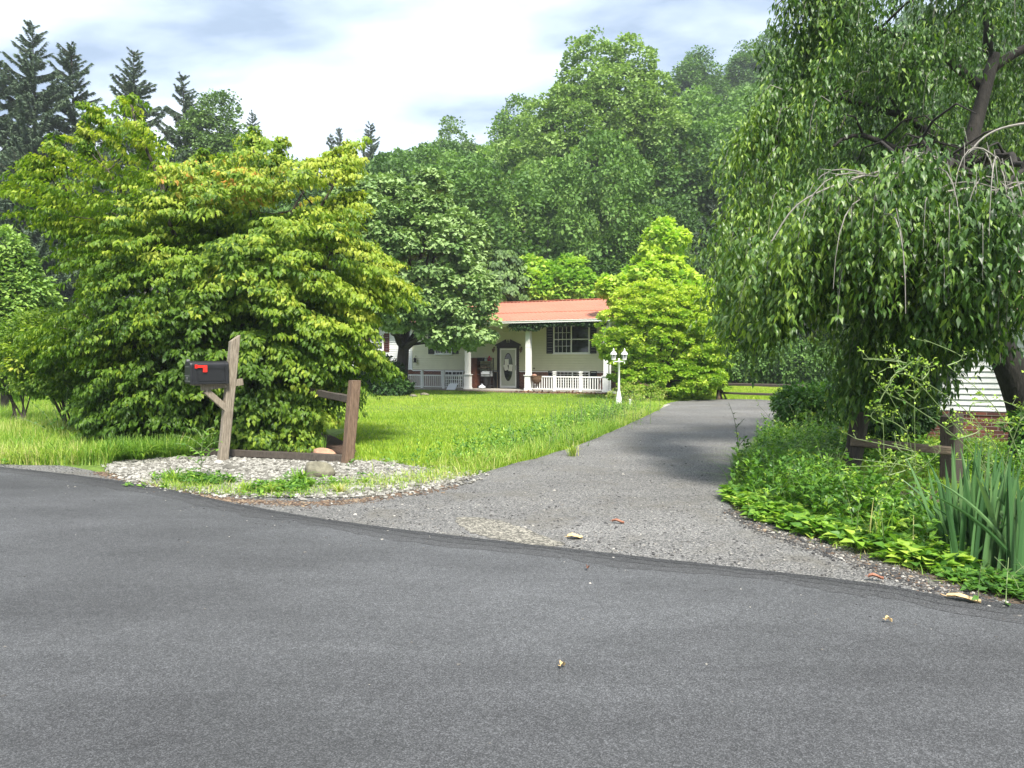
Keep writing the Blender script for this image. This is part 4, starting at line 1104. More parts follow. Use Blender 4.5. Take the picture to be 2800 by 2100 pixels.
def build_cherry():
    tb = Vector((7.95, 11.2, 0))
    root = tree_root('weeping_cherry', tb, 'large weeping cherry whose leafy strands hang over the verge on the right')
    mb = MB()
    fork = PD(2640, 850, 11.0)
    trunk_line(mb, [tb - Vector((0, 0, .1)), Vector((7.9, 11.2, .7)), PD(2740, 960, 11.1), fork, PD(2600, 700, 11.2), PD(2640, 450, 11.6), PD(2720, 150, 12)], [.34, .25, .21, .19, .16, .12, .08])
    heads = [(PD(2600, 700, 11.2), PD(2450, 560, 9.8), PD(2300, 620, 9.3), .09), (PD(2620, 600, 11.3), PD(2420, 300, 11), PD(2280, 400, 10.4), .08), (PD(2640, 450, 11.6), PD(2400, 230, 11.4), PD(2200, 280, 11), .08),
             (PD(2660, 480, 11.6), PD(2560, 420, 9.4), PD(2460, 430, 8.4), .07), (PD(2700, 250, 12), PD(2500, 60, 11.5), PD(2260, 60, 11), .08), (fork, PD(2450, 760, 9.8), PD(2200, 800, 9.6), .08),
             (PD(2640, 450, 11.6), PD(2850, 380, 10), PD(2760, 520, 8.6), .08), (PD(2700, 200, 12), PD(2900, 60, 12), PD(3100, 100, 12), .09), (PD(2640, 450, 11.6), PD(2900, 420, 13), PD(3200, 500, 13.5), .09), (PD(2700, 150, 12), PD(2700, -150, 12), PD(2600, -300, 12.5), .08),
             (fork, PD(2400, 620, 10.5), PD(2150, 580, 10.4), .07)]
    for a, b, c, r in heads:
        pts = []
        for j in range(11):
            s_ = j / 10; q = a * (1 - s_) ** 2 + b * 2 * s_ * (1 - s_) + c * s_ ** 2
            if 0 < j < 10: q += Vector((random.gauss(0, .03), random.gauss(0, .03), random.gauss(0, .03)))
            pts.append(q)
        mb.tube(pts, [r * (1 - .8 * j / 10) for j in range(11)], 7)
        for _ in range(5):
            j = random.randrange(4, 11); p = pts[j]; e_ = p + Vector((random.gauss(0, .5), random.gauss(0, .4), random.uniform(-.1, .5)))
            mb.tube([p, p.lerp(e_, .5) + Vector((0, 0, .12)), e_, e_ + (e_ - p) * .4 - Vector((0, 0, .35))], [.022, .016, .011, .006], 5, cap=False)
    lobes = [ # (px, py, Y, rx, rz, ry, weight, Lmin, Lmax, zlow)
        (2430, 640, 8.3, 330, 190, 1.1, 2.6, .6, 1.4, .75), (2680, 680, 8.0, 230, 170, .9, 1.7, .5, 1.2, 1.35), (2200, 760, 9.2, 170, 170, .8, 1.3, .7, 1.5, .85), (2330, 800, 8.6, 220, 130, .8, 1.3, .6, 1.3, .60),
        (2110, 620, 10.2, 110, 180, .8, .9, .6, 1.3, 1.25), (2150, 420, 10.6, 110, 150, .9, .9, .6, 1.4, 1.4), (2330, 200, 11.0, 200, 200, 1.3, 1.8, .6, 1.5, 3), (2250, 30, 10.8, 90, 110, .7, .6, .5, 1.1, 3.5),
        (2600, 120, 11.6, 320, 250, 1.4, 2.4, .6, 1.5, 3.2), (2600, 420, 12.0, 320, 170, 1.0, 1.8, .6, 1.4, 2.6), (2060, 830, 10.4, 70, 110, .6, .45, .5, 1.2, 1.45), (2570, 870, 9.6, 110, 80, .7, .5, .4, .9, 1.1), (2190, 960, 9.4, 100, 80, .6, .7, .5, 1.0, .62), (2350, 980, 9.1, 130, 90, .7, 1.0, .5, 1.0, .55), (2500, 960, 8.9, 110, 80, .6, .7, .5, .9, .8), (2480, 880, 8.3, 200, 90, .7, 1.1, .5, 1.0, .9), (2280, 860, 8.9, 140, 90, .7, .9, .5, 1.1, .6), (3000, 500, 11, 260, 300, 1.8, 1.4, .7, 1.6, 1.2), (2600, -260, 12, 450, 170, 2, 1.2, .6, 1.5, 3.5),
        (3100, 0, 12, 300, 260, 1.8, 1.0, .6, 1.5, 3.5), (2900, 450, 14.5, 400, 330, 1.5, 1.6, .7, 1.6, 2.2), (2720, 180, 13.6, 240, 230, 1.2, 1.6, .7, 1.6, 3.0), (2480, 760, 10.6, 300, 110, .9, .9, .6, 1.2, 1.0), (2280, 900, 10.2, 200, 80, .7, .8, .5, 1.2, .62)]
    wt = np.array([l[6] for l in lobes]); NS = 9000
    cnt = (wt / wt.sum() * NS).astype(int)
    PP, HH, LL, ZL = [], [], [], []
    for l, c in zip(lobes, cnt):
        lb = pxlobe(l[0], l[1], l[2], l[3], l[4], l[5])
        nc_ = max(3, c // 9); pc, _o, _i = lobe_points([lb], nc_, .35, .5)
        p = pc[rng.integers(0, nc_, c)] + rng.normal(size=(c, 3)) * np.array([.13, .13, .09])
        h = np.stack([p[:, 0] - 7.9, p[:, 1] - 11.3, np.zeros(c)], 1); h = unit(h + rnd(c, .8) * np.array([1, 1, 0]))
        PP.append(p); HH.append(h); LL.append(rng.uniform(l[7], l[8], c) * .72); ZL.append(np.full(c, l[9]))
    P = np.concatenate(PP); Hh = np.concatenate(HH); Ln = np.concatenate(LL); ZL = np.concatenate(ZL)
    room = P[:, 2] - ZL + rng.normal(size=len(P)) * .08
    ok = (room > .25) & (noise3(P, 2.4, 31) > -.22)
    P, Hh, Ln, room = P[ok], Hh[ok], Ln[ok], room[ok]
    Ln = np.minimum(Ln, room)
    i, t, pos, d, nn = strands(P, Hh, Ln, .09)
    st = rng.normal(size=len(P)) * .2
    edge = np.clip((5.2 - pos[:, 0]) / 2.5, 0, 1) * .30  # backlight on the left strands painted as lighter leaf tone
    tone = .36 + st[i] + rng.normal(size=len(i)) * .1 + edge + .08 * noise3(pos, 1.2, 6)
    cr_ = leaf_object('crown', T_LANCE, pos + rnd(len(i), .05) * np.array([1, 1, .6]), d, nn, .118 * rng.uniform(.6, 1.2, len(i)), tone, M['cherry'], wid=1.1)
    local(cr_, root)
    print('cherry leaves', len(i))
    # shoots that carry the leaves
    tw = MB()
    nsh = len(P)
    for q in range(nsh):
        if rng.random() > .09: continue
        p = Vector(P[q]); h = Vector(Hh[q]); ln = Ln[q]; ar = min(.45, ln * .45)
        pts = []
        for s_ in (0, .15, .35, .65, 1.0):
            s = s_ * ln; ow = ar * (1 - math.exp(-s * 4.5)); dn = max(0, s - ar * .8 * (1 - math.exp(-s * 3)))
            pts.append(p + h * ow + Vector((0, 0, -dn + .10 * math.sin(min(s / .4, 1) * math.pi) * (s < .4))))
        tw.tube(pts, [.006, .005, .004, .003, .002], 3, cap=False)
    # pale arching twigs that show on top of the near dome
    for q in range(34):
        c = PD(max(2260, random.gauss(2520, 170)), random.uniform(430, 640), random.uniform(7.4, 8.2))
        a = random.uniform(2.2, 4.9)
        h = Vector((math.cos(a), math.sin(a) * .8, 0)); ln = random.uniform(.4, 1.1)
        pts = [c + h * ln * .9 * math.sin(s_ * 1.5) + Vector((0, 0, .22 * math.sin(s_ * math.pi * .8) - ln * .95 * s_ ** 2.2)) for s_ in [j / 8 for j in range(9)]]
        tw.tube(pts, [random.uniform(.008, .013) * (1 - .75 * j / 8) for j in range(9)], 5, cap=False)
        p = pts[3]
        tw.tube([p, p + h * .15 + Vector((0, 0, .03)), p + h * .22 + Vector((.05, 0, -.3))], [.006, .004, .003], 4, cap=False)
    # bare grey arms arching in from the right edge
    for pl in ([(2880, 330), (2760, 345), (2690, 375), (2640, 430)], [(2900, 470), (2800, 500), (2740, 520), (2650, 515)], [(2650, 515), (2540, 540), (2480, 620), (2440, 720)], [(2500, 430), (2400, 470), (2300, 500), (2180, 560), (2110, 660)], [(2480, 430), (2500, 520), (2510, 640)]):
        pts = smooth_line([PD(x, y, 7.9) for x, y in pl], 4)
        tw.tube(pts, [.016 * (1 - .6 * j / len(pts)) for j in range(len(pts))], 6)
    local(tw.build('sprays', M['twig'], None), root)
    local(mb.build('trunk', M['bark_dark'], None, smooth=True), root)
build_cherry()

# ================================================================== THE HOUSE
M['siding'] = simple('cream_siding', (.66, .645, .46), .55, var=.05, vscale=2)
M['white'] = simple('white_paint', (.80, .80, .78), .45, var=.03, vscale=3)
M['white_siding'] = simple('white_siding', (.76, .76, .74), .5, var=.04, vscale=2)
M['dark_trim'] = simple('dark_trim', (.022, .014, .016), .5)
M['shutter'] = simple('shutter', (.018, .016, .022), .5)
M['shutter_brown'] = simple('shutter_brown', (.11, .035, .025), .5)
M['glass'] = simple('window_glass', (.012, .015, .015), .06, spec=.6)
M['metal_roof'] = simple('metal_roof', (.42, .165, .11), .5, spec=.4, var=.10, vscale=.7)
M['soffit'] = simple('soffit', (.62, .61, .56), .6)
M['brown_wood'] = simple('brown_wood', (.10, .035, .02), .6, var=.25, vscale=8)
M['rack_metal'] = simple('rack_metal', (.03, .03, .032), .5)
M['white_board'] = simple('white_board', (.78, .80, .82), .5)
M['plastic_bag'] = simple('plastic_bag', (.6, .64, .7), .35, var=.3, vscale=12)
M['paper'] = simple('paper', (.68, .68, .63), .7)
M['coir'] = simple('coir', (.16, .10, .06), .95, var=.5, vscale=30, bump=1, bscale=50)
M['red_plastic'] = simple('red_plastic', (.42, .02, .02), .4)
M['cardboard'] = simple('cardboard', (.22, .17, .11), .8)
M['black_plastic'] = simple('black_plastic', (.012, .012, .013), .45)
M['lantern_glass'] = simple('lantern_glass', (.18, .19, .2), .15, spec=.6)
M['copper'] = simple('aged_copper', (.12, .07, .045), .5, metal=.3)
def brick_mat():
    m, t, b = new_mat('brick')
    nd, lk = t.nodes.new, t.links.new
    tcn = nd('ShaderNodeTexCoord'); s_ = nd('ShaderNodeSeparateXYZ'); lk(tcn.outputs['Object'], s_.inputs[0])
    c = nd('ShaderNodeCombineXYZ'); ad = nd('ShaderNodeMath'); ad.operation = 'ADD'
    lk(s_.outputs[0], ad.inputs[0]); lk(s_.outputs[1], ad.inputs[1]); lk(ad.outputs[0], c.inputs[0]); lk(s_.outputs[2], c.inputs[1])
    br = nd('ShaderNodeTexBrick'); br.inputs['Scale'].default_value = 1.0
    br.inputs['Brick Width'].default_value = .21; br.inputs['Row Height'].default_value = .072; br.inputs['Mortar Size'].default_value = .006
    br.inputs['Color1'].default_value = (.17, .052, .034, 1); br.inputs['Color2'].default_value = (.075, .026, .022, 1); br.inputs['Mortar'].default_value = (.27, .23, .19, 1)
    br.inputs['Bias'].default_value = -.1
    lk(c.outputs[0], br.inputs['Vector']); lk(br.outputs['Color'], b.inputs['Base Color']); b.inputs['Roughness'].default_value = .9
    bn = nd('ShaderNodeBump'); bn.inputs['Strength'].default_value = .6; bn.inputs['Distance'].default_value = .01; bn.invert = True
    lk(br.outputs['Fac'], bn.inputs['Height']); lk(bn.outputs[0], b.inputs['Normal'])
    return m
M['brick'] = brick_mat()

CH, SH = math.cos(HA), math.sin(HA)
def HL(px, py, yl=0.0):
    d = ray(px, py); u = d.x / d.y
    t = (yl - HOUSE_O.x * SH + HOUSE_O.y * CH) / (-u * SH + CH)
    X, Y = u * t, t
    return ((X - HOUSE_O.x) * CH + (Y - HOUSE_O.y) * SH, CAMZ + d.z / d.y * Y)

def lap_wall(xa, xb, z0, z1, y, step=.125, out=.032):
    """lapped boards with a recess added under each to draw a dark line"""
    mb = MB(); prof = []
    z = z0
    while z < z1 - .03:
        zz = min(z + step, z1)
        prof += [(y - out, z + .022), (y - .006, zz), (y + .012, zz), (y + .012, zz + .022)]; z = zz
    n = len(prof)
    vs = [(x, p[0], p[1]) for x in (xa, xb) for p in prof]
    fs = [(i, i + n, i + n + 1, i + 1) for i in range(n - 1)]
    mb.add(vs, fs)
    return mb

def window(parent, x0, x1, z0, z1, y, cols, rows, double=True, frame='white', grid=(True, True)):
    """frame > pane and muntins; stands 3 cm proud of the siding"""
    w = .055
    f = MB(); f.box(x0, x1, y - .05, y, z1 - w, z1); f.box(x0, x1, y - .055, y, z0, z0 + w)
    n = 2 if double else 1
    xs = [x0 + (x1 - x0) * i / n for i in range(n + 1)]
    for i, x in enumerate(xs):
        a = x if i == 0 else (x - w if i == n else x - w / 2); f.box(a, a + w, y - .048, y, z0 + w, z1 - w)
    f.box(x0 - .04, x1 + .04, y - .075, y, z0 - .045, z0)
    fo = f.build('window', M[frame], parent)
    g = MB(); g.box(x0 + w, x1 - w, y - .018, y - .006, z0 + w, z1 - w); g.build('pane', M['glass'], fo)
    m = MB()
    for i in range(n):
        a, b = xs[i] + w * .8, xs[i + 1] - w * .8
        zm = (z0 + z1) / 2
        m.box(a, b, y - .034, y - .019, zm - .02, zm + .02)
        if grid[i]:
            for c in range(1, cols): m.box(a + (b - a) * c / cols - .008, a + (b - a) * c / cols + .008, y - .026, y - .0185, z0 + w, z1 - w)
            for (r0, r1) in ((z0 + w, zm - .02), (zm + .02, z1 - w)):
                for r in range(1, rows): zz = r0 + (r1 - r0) * r / rows; m.box(a, b, y - .0255, y - .0187, zz - .008, zz + .008)
    m.build('muntins', M[frame], fo)
    return fo
def shutter(parent, x0, x1, z0, z1, y, mat):
    s = MB(); s.box(x0, x0 + .04, y - .035, y, z0, z1); s.box(x1 - .04, x1, y - .035, y, z0, z1)
    s.box(x0 + .04, x1 - .04, y - .034, y, z0, z0 + .05); s.box(x0 + .04, x1 - .04, y - .034, y, z1 - .05, z1)
    z = z0 + .055
    while z < z1 - .08: s.bar((x0 + .04, y - .018, z + .012), (x1 - .04, y - .018, z + .012), .03, .008, up=(0, .6, 1)); z += .035
    s.box(x0 + .04, x1 - .04, y - .006, y, z0 + .05, z1 - .05)
    return s.build('shutter', M[mat], parent)

def build_house():
    root = tree_root('house', HOUSE_O, 'cream sided split level house with salmon red metal roof and white porch columns', 'house')
    root.rotation_euler = (0, 0, HA)
    xL = HL(965, 1000, 0)[0]; xC = HL(1127, 1000, 0)[0]; xR = HL(1668, 1000, 0)[0]
    zB = .99
    PY = -1.5                      # porch column line
    zE = HL(1400, 884, -1.95)[1]    # eave underside
    rid = HL(1400, 829, 4.1)[1]
    # walls
    w = MB(); w.box(xL, xR, 0, 8.2, 0, zB); w.build('brick_wall', M['brick'], root)
    w = MB(); w.box(xL + .02, xR - .02, .022, 8.18, zB, zE + .05); w.prism([(xL + .02, 0), (xL + .02, 0)], 0, 0) if False else None
    w.build('inner_wall', M['siding'], root)
    lap_wall(xC, xR, zB - .02, zE, .0).build('siding', M['siding'], root)
    lap_wall(xL, xC - .05, zB - .02, zE, .0).build('siding', M['white_siding'], root)['label'] = 'white siding of the left wing'
    t = MB(); t.box(xC - .05, xC + .03, -.04, .0, zB - .02, zE); t.box(xL - .03, xL, -.03, .1, zB - .02, zE); t.box(xR, xR + .04, -.03, .1, zB - .02, zE)
    t.box(xC + .03, xR, -.028, -.0185, zB - .07, zB - .022)
    t.build('corner_trim', M['white'], root)
    # end gables
    for x, a in ((xL + .03, 1), (xR - .03, -1)):
        g = MB(); zz = zE + .0
        g.add([(x, .02, zz), (x, 8.18, zz), (x, 4.1, rid - .12), (x + a * .05, .02, zz), (x + a * .05, 8.18, zz), (x + a * .05, 4.1, rid - .12)], [(0, 1, 2), (3, 5, 4), (0, 3, 4, 1), (1, 4, 5, 2), (2, 5, 3, 0)])
        g.build('gable', M['white_siding'], root)
    # roof: ribbed metal
    def slope(xa, xb, ya, za, yb, zb, name='roof'):
        m = MB(); sl_ = (zb - za) / (yb - ya)
        xs = []; x = xa
        rib = .23
        prof = []
        while x < xb - .01:
            prof += [(x, 0), (x + .17, 0), (x + .185, .022), (x + .215, .022)]; x += rib
        prof.append((xb, 0))
        prof = [(min(a, xb), b) for a, b in prof]
        n = len(prof)
        vs = [(a, yy, z0_ + b + dz) for (yy, z0_, dz) in ((ya, za, 0), (yb, zb, 0), (ya, za, -.03), (yb, zb, -.03)) for a, b in prof]
        fs = []
        for i in range(n - 1):
            fs.append((i, i + 1, i + 1 + n, i + n)); fs.append((2 * n + i, 3 * n + i, 3 * n + i + 1, 2 * n + i + 1)); fs.append((i, 2 * n + i, 2 * n + i + 1, i + 1))
        m.add(vs, fs)
        return m.build(name, M['metal_roof'], root)
    xp = HL(1105, 900, -1.9)[0]; xe = HL(1692, 880, -1.95)[0]
    zt = zE + .14
    k = (rid - zt) / (4.1 + 1.95)
    yb_ = -1.95 + (4.1 + 1.95) * .36                 # lap of two roof sheets
    slope(xp, xe, -1.95, zt, yb_ + .1, zt + k * (yb_ + .1 + 1.95) )
    slope(xp, xe, yb_, zt + k * (yb_ + 1.95) + .035, 4.12, rid + .035)
    slope(xL - .5, xp - .002, -.55, zt + k * 1.4 , 4.12, rid + .03)
    r = MB(); r.add([(xL - .5, 4.1, rid + .02), (xe, 4.1, rid + .02), (xe, 8.8, zt), (xL - .5, 8.8, zt), (xL - .5, 4.1, rid - .03), (xe, 4.1, rid - .03), (xe, 8.8, zt - .04), (xL - .5, 8.8, zt - .04)], [(0, 1, 2, 3), (7, 6, 5, 4), (3, 2, 6, 7), (0, 4, 5, 1)])
    r.build('roof', M['metal_roof'], root)
    r = MB(); r.bar((xL - .5, 4.11, rid + .065), (xe, 4.11, rid + .065), .28, .03); r.build('ridge_cap', M['metal_roof'], root)
    # porch ceiling, beam, fascia, gutter
    s = MB(); s.box(xp, xe - .02, -1.85, -.02, zE + .02, zE + .045); s.build('porch_ceiling', M['soffit'], root)
    s = MB(); s.box(xp, xe - .1, PY - .1, PY + .1, zE - .13, zE + .018); s.build('porch_beam', M['white'], root)
    g = MB(); g.prism([(xp, 0)], 0, 0) if False else None
    g.box(xp, xe, -2.04, -1.93, zE + .0, zE + .105); g.box(xp, xe, -2.065, -2.04, zE + .085, zE + .11); g.build('gutter', M['white'], root)
    g = MB(); g.box(xL - .5, xp - .01, -.66, -.56, zt + k * 1.4 - .13, zt + k * 1.4 - .02); g.build('gutter', M['white'], root)
    f = MB(); f.bar((xe + .012, -1.95, zt - .05), (xe + .012, 4.1, rid - .06), .02, .16); f.bar((xe + .012, 4.1, rid - .06), (xe + .012, 8.8, zt - .06), .02, .16); f.build('rake_board', M['white'], root)
    # downspout at the right column with its foot running into the bed
    xr3 = HL(1659, 1000, PY)[0]
    d = MB(); d.tube([(xr3 + .3, -1.98, zE), (xr3 + .26, -1.8, zE - .25), (xr3 + .22, -1.66, zE - .4), (xr3 + .22, -1.66, .18), (xr3 + .3, -1.75, .06), (xr3 + .8, -2.3, .05)], .045, 8); d.build('downspout', M['white'], root)
    # slab
    s = MB(); s.box(HL(1085, 1060, -1.4)[0], xr3 + .25, -1.75, -.002, 0, .07); s.build('porch_slab', M['concrete'], root)
    # columns
    cx = [HL(1279, 1000, PY)[0], HL(1445.5, 1000, PY)[0], xr3]
    zc_ = HL(1445, 1027, PY)[1]
    for x in cx:
        c = MB(); c.box(x - .15, x + .15, PY - .15, PY + .15, .02, zc_); c.box(x - .17, x + .17, PY - .17, PY + .17, .0, .16)
        c.box(x - .19, x + .19, PY - .19, PY + .19, zc_, zc_ + .035)
        c.box(x - .115, x + .115, PY - .115, PY + .115, zc_ + .035, zE - .13)
        c.box(x - .13, x + .13, PY - .13, PY + .13, 2.15, 2.17); c.box(x - .14, x + .14, PY - .14, PY + .14, zE - .20, zE - .132)
        c.build('column', M['white'], root)
    # railings
    def railing(xa, xb, posts):
        zr = HL(1550, 1029.5, PY)[1]
        m = MB(); m.box(xa, xb, PY - .035, PY + .035, zr - .05, zr + .012); m.box(xa, xb, PY - .022, PY + .022, .13, .175)
        x = xa + .07
        while x < xb - .03:
            m.box(x - .019, x + .019, PY - .018, PY + .018, .175, zr - .05); x += .122
        o = m.build('railing', M['white'], root)
        for p in posts:
            q = MB(); q.box(p - .06, p + .06, PY - .06, PY + .06, .0, zr + .10); q.box(p - .085, p + .085, PY - .085, PY + .085, zr + .10, zr + .125)
            q.box(p - .05, p + .05, PY - .05, PY + .05, zr + .125, zr + .19); q.box(p - .085, p + .085, PY - .085, PY + .085, zr + .19, zr + .215); q.box(p - .07, p + .07, PY - .07, PY + .07, zr + .215, zr + .235)
            q.build('newel_post', M['white'], o)
    X = lambda px: HL(px, 1040, PY)[0]
    railing(X(1087), cx[0] - .15, [X(1087), X(1154.5), X(1213)])
    railing(cx[1] + .15, cx[2] - .15, [X(1516), X(1588)])
    # windows
    def win(pxa, pxb, pya, pyb, cols, rows, double=True, grid=(True, True), y=-.02):
        a = HL(pxa, pya, 0); b = HL(pxb, pyb, 0)
        return window(root, a[0], b[0], b[1], a[1], y, cols, rows, double, grid=grid)
    win(1514.5, 1613, 890, 966.5, 4, 2, grid=(True, False))
    for a, b in ((1495.5, 1513.5), (1614.5, 1632)):
        shutter(root, HL(a, 900, 0)[0], HL(b, 900, 0)[0], HL(1500, 967, 0)[1], HL(1500, 888, 0)[1], -.02, 'shutter')
    win(1520, 1613, 1013.5, 1064, 4, 3, y=-.002)
    for a, b in ((1500, 1519), (1615, 1633)):
        shutter(root, HL(a, 900, 0)[0], HL(b, 900, 0)[0], HL(1560, 1064, 0)[1], HL(1560, 1014, 0)[1], -.002, 'shutter')
    win(1190, 1237, 886, 968, 3, 2)
    for a, b in ((1172, 1189), (1238, 1254)):
        shutter(root, HL(a, 900, 0)[0], HL(b, 900, 0)[0], HL(1200, 968, 0)[1], HL(1200, 890, 0)[1], -.02, 'shutter')
    win(1207, 1268, 1014, 1062, 3, 3, y=-.002)
    win(1015, 1049, 915, 957, 3, 2, double=False, grid=(True,))
    for a, b in ((998, 1012), (1051, 1065)):
        shutter(root, HL(a, 900, 0)[0], HL(b, 900, 0)[0], HL(1030, 962, 0)[1], HL(1030, 912, 0)[1], -.02, 'shutter_brown')
    # entrance
    d0, d1 = HL(1368, 1000, 0)[0], HL(1413.5, 1000, 0)[0]
    dz0, dz1 = .10, HL(1390, 953, 0)[1]
    t = MB(); t.box(d0 - .15, d0, -.07, 0, .07, dz1 + .02); t.box(d1, d1 + .13, -.07, 0, .07, dz1 + .02); t.box(d0 - .17, d1 + .15, -.075, 0, dz1 + .02, dz1 + .14)
    xm = (d0 + d1) / 2
    t.add([(x, y, z) for y in (-.10, 0) for x, z in ((d0 - .25, dz1 + .14), (d1 + .24, dz1 + .14), (d1 + .24, dz1 + .19), (xm + .13, dz1 + .46), (xm + .09, dz1 + .30), (xm - .09, dz1 + .30), (xm - .13, dz1 + .46), (d0 - .25, dz1 + .19))],
          [tuple(range(7, -1, -1)), tuple(range(8, 16))] + [(i, (i + 1) % 8, (i + 1) % 8 + 8, i + 8) for i in range(8)])
    t.lathe([(.012, dz1 + .30), (.035, dz1 + .33), (.04, dz1 + .38), (.012, dz1 + .44), (.002, dz1 + .47)], cx=xm, cy=-.06, n=10)
    t.build('door_surround', M['dark_trim'], root)
    do = MB(); do.box(d0 + .005, d1 - .005, -.05, -.012, dz0, dz1)
    fr = .075
    door = MB(); zt_ = dz1
    for (a, b, c, d) in ((d0 + .005, d0 + fr, dz0, dz1), (d1 - fr, d1 - .005, dz0, dz1), (d0 + fr, d1 - fr, dz1 - fr, dz1), (d0 + fr, d1 - fr, dz0, dz0 + .11)): door.box(a, b, -.06, -.02, c, d)
    dr_ = door.build('door', M['white'], root)
    p = MB(); p.box(d0 + fr, d1 - fr, -.035, -.022, dz0 + .11, dz1 - fr); p.build('door_panel', simple('door_panel', (.42, .44, .37), .35, var=.08, vscale=3), dr_)  # off-white green colour stands in for reflections in the storm door glass
    oc = HL(1390.5, 1003.5, 0); rx_, rz_ = .255, .72
    def oval(sc_, y0, y1, n=32):
        m = MB(); m.prism([(oc[0] + rx_ * sc_ * math.cos(2 * math.pi * i / n), oc[1] + rz_ * sc_ * math.sin(2 * math.pi * i / n)) for i in range(n)][::-1], y0, y1); return m
    oval(1.0, -.042, -.0355).build('oval_trim', M['dark_trim'], dr_)
    oval(.93, -.047, -.0425).build('pane', M['glass'], dr_)
    for (a, b, c, d, rot) in ((-.08, .25, .23, .30, 0), (.14, -.04, .21, .33, -.08), (-.12, -.02, .22, .30, .25)):
        n_ = MB(); cxp, czp = oc[0] + a, oc[1] + b
        pp = [(cxp + (sx * c / 2) * math.cos(rot) - (sz * d / 2) * math.sin(rot), czp + (sx * c / 2) * math.sin(rot) + (sz * d / 2) * math.cos(rot)) for sx, sz in ((-1, -1), (-1, 1), (1, 1), (1, -1))]
        n_.prism(pp, -.052 - abs(rot) * .01, -.0475); n_.build('paper_notice', M['paper'], dr_)
    h = MB(); h.tube([(d1 - .04, -.07, 1.0), (d1 - .04, -.09, 1.05), (d1 - .04, -.09, 1.2), (d1 - .04, -.07, 1.25)], .009, 6); h.build('handle', M['black_plastic'], dr_)
    s = MB(); s.box(d0 - .1, d1 + .1, -.14, -.0, .072, dz0); s.build('threshold', M['dark_trim'], root)
    # wall lights
    for px in (1352.5, 1427):
        x, z = HL(px, 957, 0)
        l = MB(); l.box(x - .04, x + .04, -.03, -.018, z - .02, z + .16); l.tube([(x, -.03, z + .08), (x, -.12, z + .14), (x, -.14, z + .08)], .012, 6)
        l.lathe([(.02, z + .08), (.085, z + .05), (.08, z + .03), (.05, z - .09), (.02, z - .12), (.005, z - .15)], cx=x, cy=-.14, n=8); l.build('wall_light', M['copper'], root)
    x, z = HL(1139, 985, 0)
    l = MB(); l.lathe([(.01, z + .16), (.10, z + .06), (.07, z + .04), (.065, z - .06), (.10, z - .09), (.09, z - .12)], cx=x, cy=-.16, n=8); l.tube([(x, -.16, z + .15), (x, -.08, z + .24), (x, -.02, z + .22)], .012, 6)
    l.build('wall_lantern', M['black_plastic'], root)
    x, z = HL(1461, 1007.5, 0); v = MB(); v.box(x - .035, x + .035, -.05, -.018, z - .035, z + .035); v.build('hose_tap', M['copper'], root)
    # ---- things on the porch
    def W(x, y, z): return Vector((HOUSE_O.x + x * CH - y * SH, HOUSE_O.y + x * SH + y * CH, z))
    def onporch(name, x, y, z, label, cat, group=None, rot=0):
        e = tag(empty(name, W(x, y, z), HA + rot), label, cat, group); return e
    x0 = HL(1325, 1060, -.45)[0]
    rk = onporch('storage_rack', x0, -.45, .07, 'black metal storage rack crammed with odds and ends left of the front door', 'rack')
    m = MB()
    for sx in (-.42, .42):
        for sy in (-.18, .18): m.box(sx - .015, sx + .015, sy - .015, sy + .015, 0, 1.55)
    for z in (.03, .7, 1.5):
        m.box(-.435, .435, -.195, -.165, z, z + .025); m.box(-.435, .435, .165, .195, z, z + .025)
    m.build('frame', M['rack_metal'], rk)
    for z in (.12, .98, 1.2, 1.38): m = MB(); m.box(-.44, .44, -.2, .2, z, z + .02); m.build('shelf', M['rack_metal'], rk)
    def item(name, dx, dz, fn, mat, label, cat, dy=0):
        e = MB(); fn(e); o = e.build(name, M[mat], None, smooth=False); o.location = W(x0 + dx, -.45 + dy, .07 + dz); o.rotation_euler = (0, 0, HA); tag(o, label, cat)
    item('plastic_jug', .28, 1.40, lambda e: (e.lathe([(.09, 0), (.1, .03), (.1, .14), (.05, .2), (.035, .24), (.035, .26)], n=10), e.tube([(.09, 0, .06), (.14, 0, .1), (.1, 0, .17)], .012, 5)), 'red_plastic', 'red plastic jug on the top shelf of the porch rack', 'jug')
    item('pale_bottle', .06, 1.40, lambda e: e.lathe([(.06, 0), (.065, .02), (.065, .12), (.03, .17), (.02, .2)], n=10), 'plastic_bag', 'pale bottle beside the red jug on the top shelf', 'bottle')
    item('storage_box', -.2, 1.40, lambda e: (e.box(-.17, .17, -.12, .12, 0, .14), e.box(-.18, .18, -.13, .13, .14, .17)), 'black_plastic', 'dark lidded box on the top shelf of the porch rack', 'box')
    item('newspaper_stack', .0, 1.0, lambda e: (e.box(-.3, .15, -.14, .14, 0, .05), e.box(-.2, .32, -.12, .12, .05, .11), e.box(-.1, .1, -.1, .1, .11, .15)), 'cardboard', 'flat pile of cartons and papers in the middle of the rack', 'pile')
    item('cloth_bundle', .12, .62, lambda e: (e.box(-.25, .27, -.15, .15, 0, .2), e.box(-.2, .24, -.13, .13, .2, .27)), 'white_board', 'white and blue bundle stuffed into the rack', 'bundle')
    item('waste_bin', .1, .14, lambda e: (e.lathe([(.16, 0), (.2, .42), (.215, .43), (.215, .46)], n=14)), 'black_plastic', 'black bin on the lowest shelf of the porch rack', 'bin')
    xb = HL(1318, 1063, -.9)[0]
    bg_ = MB(); 
    bg_.lathe([(.05, 0), (.16, .02), (.2, .07), (.15, .13), (.06, .17), (.03, .21), (.06, .24)], n=12)
    o = bg_.build('plastic_bag', M['plastic_bag'], None, smooth=True); o.location = W(xb, -.9, .07); tag(o, 'crumpled white and blue plastic bag on the porch floor', 'bag')
